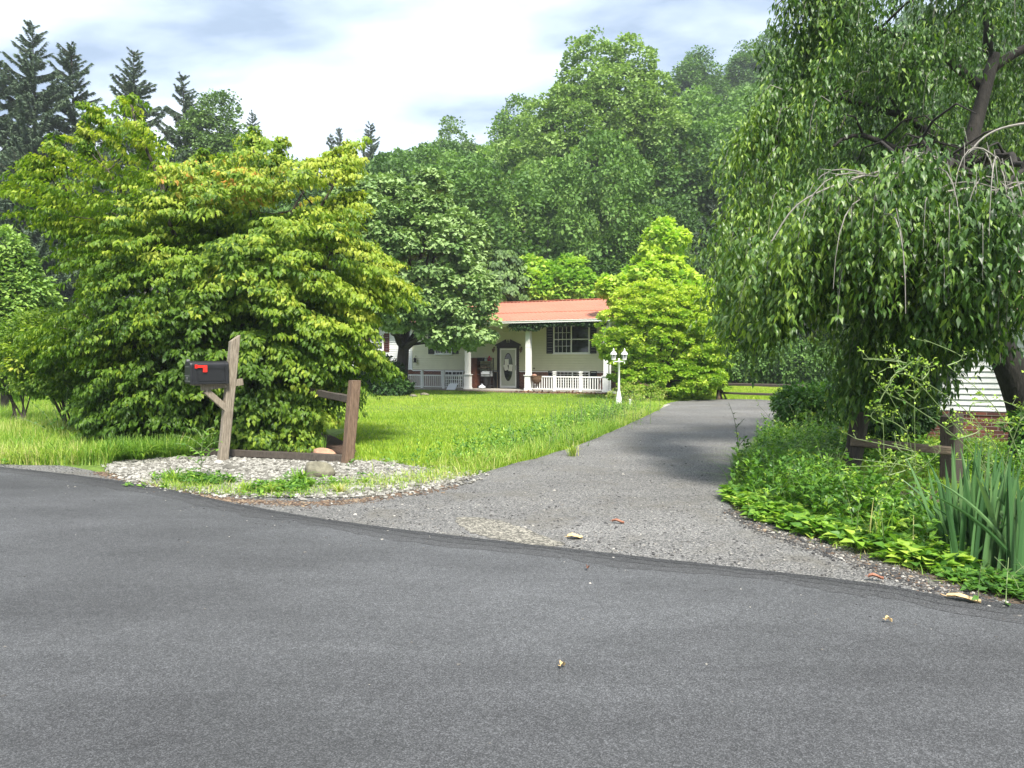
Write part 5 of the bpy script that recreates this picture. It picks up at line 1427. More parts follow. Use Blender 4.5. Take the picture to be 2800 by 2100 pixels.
    for v_ in o.data.vertices: v_.co += Vector((random.gauss(0, .015), random.gauss(0, .015), 0))
    xc = HL(1297, 1060, -.5)[0]
    cb_ = onporch('wooden_cabinet', xc, -.5, .07, 'tall narrow red brown cabinet behind the left porch column', 'cabinet')
    m = MB(); m.box(-.24, .24, -.2, .2, 0, 1.52); m.box(-.26, .26, -.22, .22, 1.52, 1.56); m.build('carcass', M['brown_wood'], cb_)
    for k_ in range(3):
        m = MB(); m.box(-.21, .21, -.216, -.2, .08 + k_ * .48, .5 + k_ * .48); dd_ = m.build('door', M['brown_wood'], cb_)
        m = MB(); m.box(.06, .14, -.235, -.217, .32 + k_ * .48, .345 + k_ * .48); m.build('handle', M['copper'], dd_)
    xs_ = HL(1354.5, 1060, -.2)[0]
    o = MB(); 
    for (a, b, c, d) in ((-.11, -.09, 0, .82), (.09, .11, 0, .82), (-.09, .09, 0, .02), (-.09, .09, .80, .82)): o.box(a, b, -.012, .012, c, d)
    sc1 = onporch('screen_panel', xs_, -.16, .07, 'narrow framed screen leaning on the wall beside the door', 'screen')
    o.build('frame', M['cardboard'], sc1); o = MB(); o.box(-.09, .09, -.004, .004, .02, .8); o.build('mesh_panel', M['black_plastic'], sc1)
    xw = HL(1238, 1060, -1.75)[0]
    o = MB(); o.add([(-.3, -.02, 0), (.22, -.02, 0), (.28, .16, .32), (-.2, .16, .32), (-.3, 0, 0), (.22, 0, 0), (.28, .18, .32), (-.2, .18, .32)], [(0, 1, 2, 3), (7, 6, 5, 4), (0, 4, 5, 1), (1, 5, 6, 2), (2, 6, 7, 3), (3, 7, 4, 0)])
    o = o.build('white_board', M['white_board'], None); o.location = W(xw, -1.88, .03); o.rotation_euler = (0, 0, HA); tag(o, 'plain white board leaning against the left railing', 'board')
    xk = HL(1468, 1030, PY)[0]; zr = HL(1550, 1029.5, PY)[1]
    bk = onporch('hanging_basket', xk, PY, zr, 'brown half round coir basket hung over the porch rail beside the middle column', 'basket')
    m = MB(); n_ = 12
    vs = []
    for j in range(5):
        for i in range(n_ + 1):
            a = math.pi * i / n_; f = math.cos(j / 4 * math.pi / 2); g_ = math.sin(j / 4 * math.pi / 2)
            vs.append((.27 * math.cos(a) * (f if j else 1), -.05 - .22 * math.sin(a) * f, -.38 * g_))
    fs = [(j * (n_ + 1) + i, j * (n_ + 1) + i + 1, (j + 1) * (n_ + 1) + i + 1, (j + 1) * (n_ + 1) + i) for j in range(4) for i in range(n_)]
    m.add(vs, fs); m.tube([(.27 * math.cos(math.pi * i / 12), -.05 - .22 * math.sin(math.pi * i / 12), 0) for i in range(13)], .02, 6)
    m.build('coir_liner', M['coir'], bk); m = MB(); m.lathe([(.02, .0), (.12, .01), (.13, .05), (.08, .09), (.03, .1)], cx=-.08, cy=-.12, n=9); m.build('dried_plant', simple('dried_plant', (.32, .18, .13), .9, var=.4, vscale=20), bk)
    # vine under the eave
    n_ = 90; xv = rng.uniform(HL(1395, 900, -1.9)[0], HL(1645, 900, -1.9)[0], n_)
    hang = .05 + .16 * np.abs(noise3(np.c_[xv, xv * 0, xv * 0], 2.2, 5)) + .20 * ((xv > .9) & (xv < 2.3))
    i = np.repeat(np.arange(n_), 26); k_ = len(i)
    lp_ = np.stack([xv[i] + rng.normal(size=k_) * .12, -1.78 + rng.normal(size=k_) * .08, zE - .02 - rng.random(k_) * hang[i]], 1)
    wp = np.array([tuple(W(*q)) for q in lp_])
    vn = tree_root('climbing_vine', W(1.0, -1.8, zE), 'dark vine trailing along under the porch eave', 'vine')
    o = leaf_object('foliage', T_OVATE, wp, rnd(k_, .6) - np.array([0, .3, .7]), rnd(k_, .5) + np.array([0, -.8, .4]), .12 * rng.uniform(.6, 1.3, k_), .35 + rng.normal(size=k_) * .2, M['darkwood']); local(o, vn)
    tw = MB(); 
    for q in range(12): a = HL(1395 + q * 21, 900, -1.8)[0]; tw.tube([W(a, -1.78, zE - .06), W(a + .3, -1.8, zE - .14), W(a + .55, -1.78, zE - .05)], .012, 5)
    local(tw.build('stem', M['bark'], None), vn)
    # beds in front of the porch
    def lsheet(name, l, z, mat, label):
        return sheet(name, [W(x, y, 0) for x, y in l], z, M[mat], label=label)
    xa = HL(1180, 1070, -2)[0]; xq = cx[2] + .5
    lsheet('house_bed', [(xa, -1.76), (xq, -1.76), (xq + .6, -2.6), (cx[1] + .6, -3.0), (0, -2.7), (xa, -2.3)], .012, 'mulch_red', 'red brown mulch bed in front of the porch')
    lsheet('edging_strip', [(xa, -2.3), (0, -2.7), (cx[1] + .6, -3.0), (xq - .3, -3.05), (xq - .4, -3.3), (cx[1] + .6, -3.3), (0, -2.95), (xa, -2.5)], .018, 'dust', 'pale gravel edging between the lawn and the mulch bed')
    n_ = 900; px_ = rng.uniform(cx[1] - .3, cx[2] + .4, n_); py_ = rng.uniform(-2.9, -1.78, n_)
    wp = np.array([tuple(W(a, b, .02)) for a, b in zip(px_, py_)])
    o = leaf_object('dead_leaves', T_OVATE, wp, rnd(n_) * np.array([1, 1, .3]), rnd(n_, .4) + np.array([0, 0, 1]), .13 * rng.uniform(.5, 1.3, n_), rng.random(n_), leaf_mat('dead_leaf', [(0, (.05, .02, .012)), (.6, (.14, .06, .035)), (1, (.3, .2, .12))], .8, .1), wid=1.3)
    tag(o, 'dry brown leaves covering the bed under the railing', kind='stuff')
build_house()

# ---- neighbouring house behind the weeping tree
def build_neighbour():
    a = G(2490, 1198); b = G(2800, 1211); ax = (b - a).normalized(); ang = math.atan2(ax.y, ax.x)
    root = tag(empty('neighbour_house', a, ang), 'white sided low house on a brick base half hidden behind the weeping cherry', 'house')
    w = MB(); w.box(0, 12, 0, 7, -.05, .50); w.box(0, 12, -.02, 0, .50, .56); w.build('brick_base', M['brick'], root)
    w = MB(); w.box(.03, 11.97, .06, 6.95, .56, 2.6); w.build('inner_wall', M['white_siding'], root)
    lap_wall(0, 12, .56, 2.6, .04, step=.11).build('siding', M['white_siding'], root)
    r = MB(); r.add([(-.4, -.5, 2.55), (12.4, -.5, 2.55), (12.4, 3.5, 3.9), (-.4, 3.5, 3.9), (-.4, 7.5, 2.55), (12.4, 7.5, 2.55), (-.4, -.5, 2.49), (12.4, -.5, 2.49), (12.4, 3.5, 3.84), (-.4, 3.5, 3.84), (-.4, 7.5, 2.49), (12.4, 7.5, 2.49)],
                     [(0, 1, 2, 3), (3, 2, 5, 4), (6, 9, 8, 7), (9, 10, 11, 8), (0, 6, 7, 1), (4, 5, 11, 10)])
    r.build('roof', simple('pink_roof', (.55, .30, .26), .6), root)
    g = MB()
    g.add([(.0, .04, 2.55), (.0, 6.9, 2.55), (.0, 3.5, 3.8)], [(0, 1, 2)]); g.build('gable', M['white_siding'], root)
build_neighbour()

# ================================================================== STREET FURNITURE AND SMALL THINGS
def wood_mat(name, a, b_, scale=7.0):
    m, t, b = new_mat(name)
    nd, lk = t.nodes.new, t.links.new
    tcn = nd('ShaderNodeTexCoord'); mp = nd('ShaderNodeMapping'); mp.inputs['Scale'].default_value = (9, 9, .7)
    lk(tcn.outputs['Object'], mp.inputs[0])
    n = nd('ShaderNodeTexNoise'); n.inputs['Scale'].default_value = scale; n.inputs['Detail'].default_value = 9; n.inputs['Roughness'].default_value = .75; n.inputs['Distortion'].default_value = .4
    lk(mp.outputs[0], n.inputs['Vector'])
    r = nd('ShaderNodeValToRGB'); r.color_ramp.elements[0].position = .33; r.color_ramp.elements[1].position = .66
    r.color_ramp.elements[0].color = (*a, 1); r.color_ramp.elements[1].color = (*b_, 1)
    lk(n.outputs['Fac'], r.inputs[0]); lk(r.outputs[0], b.inputs['Base Color']); b.inputs['Roughness'].default_value = .85
    bn = nd('ShaderNodeBump'); bn.inputs['Strength'].default_value = .9; bn.inputs['Distance'].default_value = .012
    lk(n.outputs['Fac'], bn.inputs['Height']); lk(bn.outputs[0], b.inputs['Normal'])
    return m
M['post_wood'] = wood_mat('weathered_post', (.10, .075, .05), (.36, .31, .24))
M['post_brown'] = wood_mat('brown_post', (.07, .04, .025), (.24, .16, .105))
M['post_dark'] = wood_mat('dark_post', (.02, .016, .013), (.085, .068, .052))
M['box_black'] = simple('mailbox_black', (.012, .012, .014), .38, spec=.5, var=.3, vscale=9)
M['box_line'] = simple('mailbox_highlight', (.20, .20, .21), .35)
M['flag_red'] = simple('flag_red', (.75, .025, .015), .4)
M['lamp_white'] = simple('lamp_white', (.78, .78, .77), .4)
M['rock'] = simple('rock', (.15, .14, .10), .9, var=.45, vscale=9, bump=1, bscale=18)
M['rock_red'] = simple('rock_red', (.36, .20, .13), .9, var=.35, vscale=10, bump=1, bscale=18)
M['dry_leaf'] = simple('dry_leaf', (.55, .40, .20), .7, var=.3, vscale=20)
M['dry_leaf_red'] = simple('dry_leaf_red', (.28, .12, .07), .7, var=.3, vscale=20)

def leaning_post(name, base, top, w, mat, parent, rot, slant=0.0, extra=0):
    """square timber post from base to top, slightly rounded arrises, cut top"""
    base, top = Vector(base), Vector(top); d = (top - base); m = MB(); k = len(m.v)
    x = Vector((math.cos(rot), math.sin(rot), 0)); y = Vector((-math.sin(rot), math.cos(rot), 0))
    nseg = 8; c = w / 2; b = w * .08
    prof = [(-c + b, -c), (c - b, -c), (c, -c + b), (c, c - b), (c - b, c), (-c + b, c), (-c, c - b), (-c, -c + b)]
    vs = []
    for j in range(nseg + 1):
        s_ = j / nseg; p = base + d * s_
        for (a, e) in prof:
            z = slant * (a / c) if j == nseg else 0
            vs.append(p + x * (a + random.gauss(0, w * .012)) + y * (e + random.gauss(0, w * .012)) + Vector((0, 0, z)))
    fs = [(j * 8 + i, j * 8 + (i + 1) % 8, (j + 1) * 8 + (i + 1) % 8, (j + 1) * 8 + i) for j in range(nseg) for i in range(8)]
    fs += [tuple(range(7, -1, -1)), tuple(nseg * 8 + i for i in range(8))]
    m.add(vs, fs); return m.build(name, M[mat], parent)

def build_mailbox():
    A = R(40); dx = Vector((math.cos(A), math.sin(A), 0)); nx = Vector((math.sin(A), -math.cos(A), 0))
    base = G(606, 1262); root = tag(empty('mailbox', base, 0), 'black rural mailbox with red flag on a weathered leaning wooden post', 'mailbox')
    top = PD(642, 925, base.y + .05)
    def L_(v): return Vector(v) - base
    leaning_post('post', L_(base - Vector((0, 0, .15))), L_(top), .138, 'post_wood', root, A, slant=.05)
    zb, zt_ = 1.215, 1.565
    ax = base.lerp(top, (1.35) / (top.z))      # axis of the post at box height
    back = ax - dx * .085
    Lb, Wb = .545, .29
    front = back - dx * Lb
    # box body: flat sides and rounded top
    def section(p, s_=1.0, z0=zb, z1=zt_, hw=Wb / 2):
        r = .10 * s_; pts = []
        cz = (z0 + z1) / 2; hz = (z1 - z0) / 2 * s_; hw = hw * s_
        pts.append(p + nx * hw + Vector((0, 0, cz - hz - 0))); 
        for k in range(7):
            a = math.pi / 2 * k / 6
            pts.append(p + nx * (hw - r + r * math.cos(a)) + Vector((0, 0, cz + hz - r * .7 + r * .7 * math.sin(a))))
        for k in range(7):
            a = math.pi / 2 + math.pi / 2 * k / 6
            pts.append(p + nx * (-hw + r + r * math.cos(a)) + Vector((0, 0, cz + hz - r * .7 + r * .7 * math.sin(a))))
        pts.append(p - nx * hw + Vector((0, 0, cz - hz)))
        return [L_(Vector((q.x, q.y, q.z))) for q in pts]
    def flatz(p): return Vector((p.x, p.y, 0))
    def loft(rings):
        m = MB(); vs = [v for r in rings for v in r]; n = len(rings[0])
        fs = [(j * n + i, j * n + (i + 1) % n, (j + 1) * n + (i + 1) % n, (j + 1) * n + i) for j in range(len(rings) - 1) for i in range(n)]
        fs += [tuple(range(n - 1, -1, -1)), tuple((len(rings) - 1) * n + i for i in range(n))]
        m.add(vs, fs); return m
    f0, b0 = flatz(front), flatz(back)
    bx = loft([section(f0 + dx * .02, .97), section(f0 + dx * .02, 1.0), section(f0 + dx * .06, 1.0), section(f0 + dx * .062, .975), section(b0 - dx * .05, .975), section(b0 - dx * .048, 1.0), section(b0, 1.0), section(b0 + dx * .01, .95)]).build('box', M['box_black'], root)
    # recessed panel line on the side and door with embossed lines
    p = MB()
    def q(s_, z): return L_(f0 + dx * s_ + nx * (Wb / 2 + .001) + Vector((0, 0, z)))
    for (s0, z0, s1, z1) in ((.10, zb + .05, .49, zb + .05), (.10, zt_ - .115, .49, zt_ - .115), (.49, zb + .05, .49, zt_ - .115), (.10, zb + .05, .10, zt_ - .115)):
        p.bar(q(s0, z0), q(s1, z1), .007, .007, up=tuple(nx))
    p.build('side_panel', M['box_black'], bx)
    dm = loft([section(f0 - dx * .012, .90), section(f0 - dx * .008, .97), section(f0 + dx * .018, .99)]).build('door', M['box_black'], root)
    e = MB()
    def fp(a, z): return L_(f0 - dx * .016 - nx * a + Vector((0, 0, z)))
    for z, w in ((zt_ - .09, .16), (zb + .125, .22), (zb + .045, .24)): e = MB(); e.bar(fp(-w / 2, z), fp(w / 2, z), .008, .006, up=(0, 0, 1)); e.build('embossed_line', M['box_line'], dm)
    e = MB(); e.box(-.02, .02, -.012, .012, -.012, .022); lt = e.build('latch', M['box_line'], root); lt.location = L_(f0 - dx * .0 + Vector((0, 0, zt_ + .002))); lt.rotation_euler = (0, 0, A)
    e = MB()
    for s_ in (-1, 1): e.bar(fp(0, zb + .066), fp(s_ * .022, zb + .105), .010, .006, up=tuple(dx)); e.bar(fp(s_ * .010, zb + .098), fp(s_ * .034, zb + .106), .009, .006, up=tuple(dx))
    e.build('emblem', M['box_line'], dm)
    # flag lying flat along the side
    g = MB()
    def qq(s_, z, o=.012): return L_(f0 + dx * s_ + nx * (Wb / 2 + o) + Vector((0, 0, z)))
    z1 = zt_ - .085
    for (s0, s1, za, zz) in ((.06, .225, z1 - .018, z1 + .018), (.165, .225, z1 - .085, z1 - .018), (.05, .085, z1 - .028, z1 + .028)):
        P = [qq(s0, za, .006), qq(s1, za, .006), qq(s1, zz, .006), qq(s0, zz, .006), qq(s0, za, .02), qq(s1, za, .02), qq(s1, zz, .02), qq(s0, zz, .02)]
        g.add(P, [(0, 1, 2, 3), (7, 6, 5, 4), (0, 4, 5, 1), (1, 5, 6, 2), (2, 6, 7, 3), (3, 7, 4, 0)])
    g.build('flag', M['flag_red'], root)
    # arm and brace
    arm = MB(); off = nx * .0
    a0 = flatz(back) - dx * .36 + Vector((0, 0, zb - .055)); a1 = flatz(ax) + dx * .17 + Vector((0, 0, zb + .02))
    ao = leaning_post('support_arm', L_(a0 + nx * .02), L_(a1 + nx * .02), .10, 'post_wood', root, 0)
    ao.data.transform(Matrix())  # keep
    me = ao.data; # rebuild as a horizontal bar
    bpy.data.objects.remove(ao)
    arm.bar(L_(a0), L_(a1), .10, .10); arm.build('support_arm', M['post_wood'], root)
    shelf = MB(); shelf.bar(L_(f0 + dx * .05 + Vector((0, 0, zb - .011))), L_(b0 + Vector((0, 0, zb - .011))), .2, .018); shelf.build('mounting_board', M['post_wood'], root)
    br = MB(); c0 = flatz(back) - dx * .30 + Vector((0, 0, zb - .10)); c1 = flatz(ax) - dx * .05 + Vector((0, 0, zb - .42)); br.bar(L_(c0), L_(c1), .09, .09); br.build('brace', M['post_wood'], root)
    ft = MB(); ft.bar(L_(base + Vector((-.32, .02, .03))), L_(base + Vector((.1, .0, .045))), .08, .07) if False else None
build_mailbox()

# ---- fences
def rail(name, a, b, w, h, mat, parent, origin):
    a, b = Vector(a), Vector(b); n = 8; m = MB(); d = b - a; x = d.cross(Vector((0, 0, 1))).normalized(); up = x.cross(d).normalized()
    vs = []
    for j in range(n + 1):
        p = a + d * j / n - Vector(origin)
        for sx, sz in ((-1, -.7), (-.4, -1), (1, -.8), (1, .5), (.3, 1), (-.8, .8)):
            vs.append(p + x * sx * w / 2 * (1 + random.gauss(0, .05)) + up * sz * h / 2 * (1 + random.gauss(0, .06)))
    fs = [(j * 6 + i, j * 6 + (i + 1) % 6, (j + 1) * 6 + (i + 1) % 6, (j + 1) * 6 + i) for j in range(n) for i in range(6)] + [tuple(range(5, -1, -1)), tuple(n * 6 + i for i in range(6))]
    m.add(vs, fs); return m.build(name, M[mat], parent)
M['rail_wood'] = simple('rail_wood', (.16, .12, .085), .9, var=.55, vscale=16, bump=1, bscale=30, stretch=(.4, .4, 2.5))
b0 = G(948, 1268)
fr = tag(empty('split_rail_fence', b0), 'brown square fence post leaning at the lawn corner with broken rails running behind the dogwood', 'fence')
leaning_post('post', (0, 0, -.1), PD(970, 1040, b0.y) - b0, .15, 'post_brown', fr, R(38), slant=0)
rail('rail', b0 + Vector((.05, .02, .98)), b0 + Vector((-1.0, 1.7, 1.02)), .09, .12, 'post_dark', fr, b0)
rail('rail', b0 + Vector((.0, .05, .07)), b0 + Vector((-3.4, 1.0, .10)), .12, .12, 'post_dark', fr, b0)
a_, b_ = G(2318, 1318), G(2600, 1318)
fr = tag(empty('split_rail_fence', a_), 'dark weathered split rail fence with two posts among the weeds under the cherry', 'fence')
leaning_post('post', (0, 0, -.1), PD(2352, 1140, a_.y) - a_, .19, 'post_dark', fr, R(50), slant=-.07)
leaning_post('post', b_ - a_ - Vector((0, 0, .1)), PD(2603, 1135, b_.y) - a_, .2, 'post_dark', fr, R(28), slant=.02)
rail('rail', PD(2328, 1208, a_.y - .12), PD(2598, 1232, b_.y - .14), .07, .115, 'rail_wood', fr, a_)
c_, d_ = G(2362, 1330, .08), G(2500, 1448, .06)
o = rail('fallen_rail', c_, d_, .11, .12, 'rail_wood', None, c_); o.location = c_; tag(o, 'grey fence rail fallen to the ground among the verge weeds', 'rail')
c_, d_ = G(2570, 1530, .04), G(2860, 1600, .05)
b0 = G(1965, 1092)
fr = tag(empty('rail_fence', b0), 'low dark two rail fence closing the far end of the driveway', 'fence')
leaning_post('post', (0, 0, -.05), (0.05, 0, .66), .16, 'post_brown', fr, .3)
for k, (x, lean) in enumerate(((.14, .22), (.3, .3), (-.1, -.12))):
    leaning_post('brace', (x, -.06 - .03 * k, -.05), (x - lean, -.06, .60), .05, 'post_dark', fr, .4)
e_ = G(2210, 1102)
leaning_post('post', e_ - b0 - Vector((0, 0, .05)), e_ - b0 + Vector((0, 0, .66)), .15, 'post_dark', fr, .3)
rail('rail', b0 + Vector((0, 0, .60)), e_ + Vector((0, 0, .60)), .08, .11, 'post_dark', fr, b0)
rail('rail', b0 + Vector((0, 0, .26)), e_ + Vector((0, 0, .26)), .07, .09, 'post_dark', fr, b0)
b0 = G(-120, 1085); e_ = G(260, 1085)
fr = tag(empty('rail_fence', b0), 'old grey rail fence glimpsed at the far left under the hazel bush', 'fence')
for s_ in (0, .5, 1): p = b0.lerp(e_, s_); leaning_post('post', p - b0, p - b0 + Vector((0, 0, 1.1)), .12, 'post_dark', fr, .2)
for z in (.55, .98): rail('rail', b0 + Vector((0, -.08, z)), e_ + Vector((0, -.08, z + .03)), .08, .11, 'rail_wood', fr, b0)

# ---- white twin lantern lamp post
def build_lamp():
    b = G(1692, 1105); root = tag(empty('lamp_post', b), 'white double lantern lamp post at the corner of the lawn', 'lamp post')
    m = MB(); m.lathe([(.115, 0), (.115, .03), (.10, .05), (.098, .22), (.085, .26), (.07, .34), (.055, .42), (.045, .46), (.04, .50), (.034, 1.45), (.05, 1.46), (.05, 1.5), (.03, 1.52), (.03, 1.6)], n=14); m.build('pole', M['lamp_white'], root, smooth=True)
    for s_, dz in ((-1, .02), (1, .02)):
        m = MB(); cx = s_ * .19
        m.tube([(0, 0, 1.50), (s_ * .1, 0, 1.485), (cx, 0, 1.50), (cx, 0, 1.53)], .017, 8); m.tube([(cx, 0, 1.50), (cx, 0, 1.42)], .018, 6)
        m.build('arm', M['lamp_white'], root)
        m = MB(); z = 1.53; m.lathe([(.02, z), (.075, z + .02), (.085, z + .05), (.06, z + .055)], cx=cx, n=8)
        m.lathe([(.118, z + .20), (.122, z + .215), (.09, z + .27), (.045, z + .32), (.022, z + .34), (.022, z + .36), (.028, z + .37), (.004, z + .43)], cx=cx, n=8)
        for k in range(6):
            a = math.pi * k / 3; m.bar((cx + .062 * math.cos(a), .062 * math.sin(a), z + .05), (cx + .098 * math.cos(a), .098 * math.sin(a), z + .205), .010, .010, up=(0, 1, .1))
        la = m.build('lantern', M['lamp_white'], root)
        m = MB(); m.lathe([(.056, z + .055), (.092, z + .20)], cx=cx, n=6); m.build('pane', M['lantern_glass'], la)
build_lamp()

# ---- rocks
def rock(name, c, r, mat, label, flat=.75):
    bm_n = 14; m = MB(); vs = []; rows = 8
    for j in range(rows + 1):
        th = math.pi * j / rows
        for i in range(bm_n):
            a = 2 * math.pi * i / bm_n
            d = Vector((math.sin(th) * math.cos(a), math.sin(th) * math.sin(a), math.cos(th)))
            k = 1 + .10 * math.sin(d.x * 4 + c[0]) + .09 * math.sin(d.y * 5 + 1) + .08 * math.sin(d.z * 6 + d.x * 3) + random.gauss(0, .015)
            vs.append((d.x * r[0] * k, d.y * r[1] * k, d.z * r[2] * k))
    fs = [(j * bm_n + i, (j + 1) * bm_n + i, (j + 1) * bm_n + (i + 1) % bm_n, j * bm_n + (i + 1) % bm_n) for j in range(rows) for i in range(bm_n)]
    m.add(vs, fs); o = m.build(name, M[mat], None, smooth=True); o.location = c; tag(o, label, 'rock'); return o
c = G(872, 1292, .07); rock('rock', c, (.19, .15, .15), 'rock', 'large rounded mossy rock in the white stone bed')
c = G(885, 1244, .08); rock('rock', c, (.18, .12, .11), 'rock_red', 'reddish flat sided rock left of the brown fence post')
for px, py, r_, lb in ((1100, 1075, .22, 'grey edging rock left at the foot of the maple'), (1160, 1079, .2, 'flat grey slab right of the maple trunk'), (1130, 1083, .16, 'small stone in front of the maple trunk')):
    c = G(px, py, .03); rock('rock', c, (r_, r_ * .7, .08), 'rock', lb)

# ---- fallen leaves
def dry_leaf(px, py, ln, w, rot, mat, label, z=.024):
    ln *= .8; w *= .9
    c = G(px, py, z); m = MB(); n = 8; vs = []
    for j in range(n + 1):
        s_ = j / n; hw = w * math.sin(math.pi * min(1, s_ * .92 + .04)) ** .8 * (1 + .25 * math.sin(j * 2.4)) / 2
        x = (s_ - .5) * ln; zz = .01 * math.sin(s_ * 5) + .008
        vs += [(x, -hw, zz + .015), (x, 0, zz), (x, hw, zz + .02)]
    fs = []
    for j in range(n): fs += [(3 * j, 3 * j + 3, 3 * j + 4, 3 * j + 1), (3 * j + 1, 3 * j + 4, 3 * j + 5, 3 * j + 2)]
    m.add(vs, fs); m.tube([(-ln / 2, 0, .015), (-ln * .66, .01, .02)], .002, 4)
    o = m.build('fallen_leaf', M[mat], None); o.location = c; o.rotation_euler = (0, 0, rot); tag(o, label, 'leaf')
dry_leaf(2635, 1642, .24, .07, R(-28), 'dry_leaf', 'large tan curled dry leaf on the edge of the road at the right')
dry_leaf(2395, 1583, .13, .05, R(-10), 'dry_leaf_red', 'reddish brown dry leaf on the gravel shoulder')
dry_leaf(1690, 1430, .15, .05, R(-15), 'dry_leaf_red', 'small red brown leaf lying in the middle of the apron', z=.012)
dry_leaf(1572, 1472, .17, .12, R(5), 'dry_leaf', 'round tan leaf flattened near the pale grit', z=.01)
dry_leaf(1538, 1824, .06, .03, R(60), 'dry_leaf', 'tiny tan leaf alone on the road in front')
dry_leaf(1607, 1556, .06, .03, R(80), 'dry_leaf_red', 'tiny brown leaf on the road near its edge')
dry_leaf(2430, 1700, .06, .02, R(10), 'dry_leaf', 'tiny pale leaf on the road below the iris clump')

# ---- plants
def stem_plant(name, base, stems, label, mat='weed', leaf=.09, T=T_LANCE, tone=.5, wid=1.6, r=.006, cat='plant', buds=0, sub=None):
    """stems: list of polylines (world); leaves along them"""
    root = tag(empty(name, base), label, cat)
    mb = MB(); P, D, S_ = [], [], []
    BP = []
    for pl in stems:
        pts = smooth_line([Vector(p) for p in pl], 4)
        mb.tube(pts, [r * (1 - .65 * j / len(pts)) for j in range(len(pts))], 5, cap=False)
        tot = len(pts)
        nl = max(4, int((pts[-1] - pts[0]).length / (.045 if not buds else .12)))
        for q in range(nl):
            t = (q + random.random()) / nl
            if t < .12: continue
            j = min(tot - 1, int(t * (tot - 1))); p = pts[j]
            a = random.uniform(0, 6.28)
            P.append(tuple(p)); D.append((math.cos(a), math.sin(a), random.uniform(-.5, .45))); S_.append(leaf * random.uniform(.6, 1.2) * (1.15 - .6 * t))
        if buds:
            for q in range(buds):
                j = random.randrange(int(tot * .55), tot); p = pts[j]; e_ = p + Vector((random.gauss(0, .05), random.gauss(0, .05), random.uniform(.0, .09)))
                mb.tube([p, e_], [r * .35, r * .2], 3, cap=False)
                for _ in range(5): BP.append(tuple(e_ + Vector((random.gauss(0, .014), random.gauss(0, .014), random.gauss(0, .014)))))
    P = np.array(P); D = np.array(D); k = len(P)
    o = leaf_object('foliage', T, P, D, rnd(k, .35) + np.array([0, 0, 1]), np.array(S_), tone + rng.normal(size=k) * .12, M[mat], wid=wid); local(o, root)
    if BP:
        BP = np.array(BP); kb = len(BP)
        o = leaf_object('blossoms', T_OVATE, BP, rnd(kb) + np.array([0, 0, .4]), rnd(kb), .024 * rng.uniform(.6, 1.4, kb), .92 + rng.normal(size=kb) * .08, M['weed'], wid=1.4); local(o, root)
    local(mb.build('stem', M[sub or 'stem'], None), root); return root
M['stem'] = simple('green_stem', (.16, .22, .08), .6)
M['stem_dark'] = simple('dark_stem', (.08, .10, .05), .7)
b = G(548, 1312)
st = [[b, b + Vector((.02, 0, .35)), b + Vector((.05, .0, .72))]]
for (z, dx_, dz_, dy_) in ((.18, -.30, .15, -.05), (.22, .28, .2, -.06), (.32, -.36, .16, .04), (.35, .26, .16, .03), (.45, -.25, .14, -.1), (.48, .24, .15, -.08), (.58, -.14, .10, .05), (.55, .15, .14, .08), (.26, .05, .15, -.25)):
    s0 = b + Vector((.02, 0, z)); st.append([s0, s0 + Vector((dx_ * .5, dy_ * .5, dz_ * .8)), s0 + Vector((dx_, dy_, dz_))])
stem_plant('wild_sapling', b, st, 'leafy green weed sapling growing in front of the mailbox post', leaf=.115, tone=.62, wid=1.5, r=.006)
def tuft(px, py, h, n, w, label, mat='tallgrass', tone=.6, name='grass_tuft', lean=.8, cat='plant'):
    b = G(px, py); m = rng.normal(size=(n, 2)) * .04 * (h / .3)
    root = tag(empty(name, b), label, cat)
    P = np.c_[m, np.zeros(n)] + np.array(tuple(b)); a = rng.random(n) * 6.28; out_ = np.stack([np.cos(a), np.sin(a), np.zeros(n)], 1)
    sd = np.stack([-np.sin(a), np.cos(a), np.zeros(n)], 1); hh = h * rng.uniform(.55, 1.15, n); le = lean * rng.uniform(.2, 1.3, n)
    rows = []; sg = 5
    for j in range(sg + 1):
        s_ = j / sg; c = P + out_ * (hh * le * s_ ** 1.5)[:, None]; c[:, 2] += hh * (s_ - .45 * le * s_ ** 3)
        wd = w * math.sin(math.pi * (.25 + .72 * s_)) ; rows += [c - sd * wd / 2, c + sd * wd / 2]
    V = np.stack(rows, 1).reshape(-1, 3); q = np.array([(2 * i, 2 * i + 1, 2 * i + 3, 2 * i + 2) for i in range(sg)])
    Q = (q[None] + (np.arange(n) * 2 * (sg + 1))[:, None, None]).reshape(-1, 4)
    tn = np.repeat(np.clip(tone + rng.normal(size=n) * .15, 0, 1), 2 * (sg + 1))
    o = mesh_quads('blades', V, Q, M[mat], tone=tn); local(o, root); return root
tuft(474, 1322, .26, 34, .016, 'spiky green grass tuft at the left of the white stones')
tuft(820, 1322, .24, 70, .028, 'arching dark green daylily clump against the rounded rock', tone=.3, name='daylily', lean=1.3)
tuft(845, 1335, .17, 40, .022, 'smaller daylily clump in front of the rounded rock', tone=.35, name='daylily', lean=1.3)
tuft(670, 1350, .2, 40, .012, 'light green grass tuft in the middle of the white stones', tone=.72)
tuft(740, 1352, .2, 44, .012, 'bright grass tuft left of the daylily', tone=.8)
tuft(930, 1352, .17, 60, .010, 'yellowish wispy tuft at the right of the white stones', tone=.9, lean=1.0)
tuft(1000, 1325, .13, 50, .010, 'low green tuft near the right end of the white stones', tone=.66, lean=1.0)
tuft(875, 1238, .34, 26, .012, 'thin upright weed beside the reddish rock', tone=.4, lean=.4)
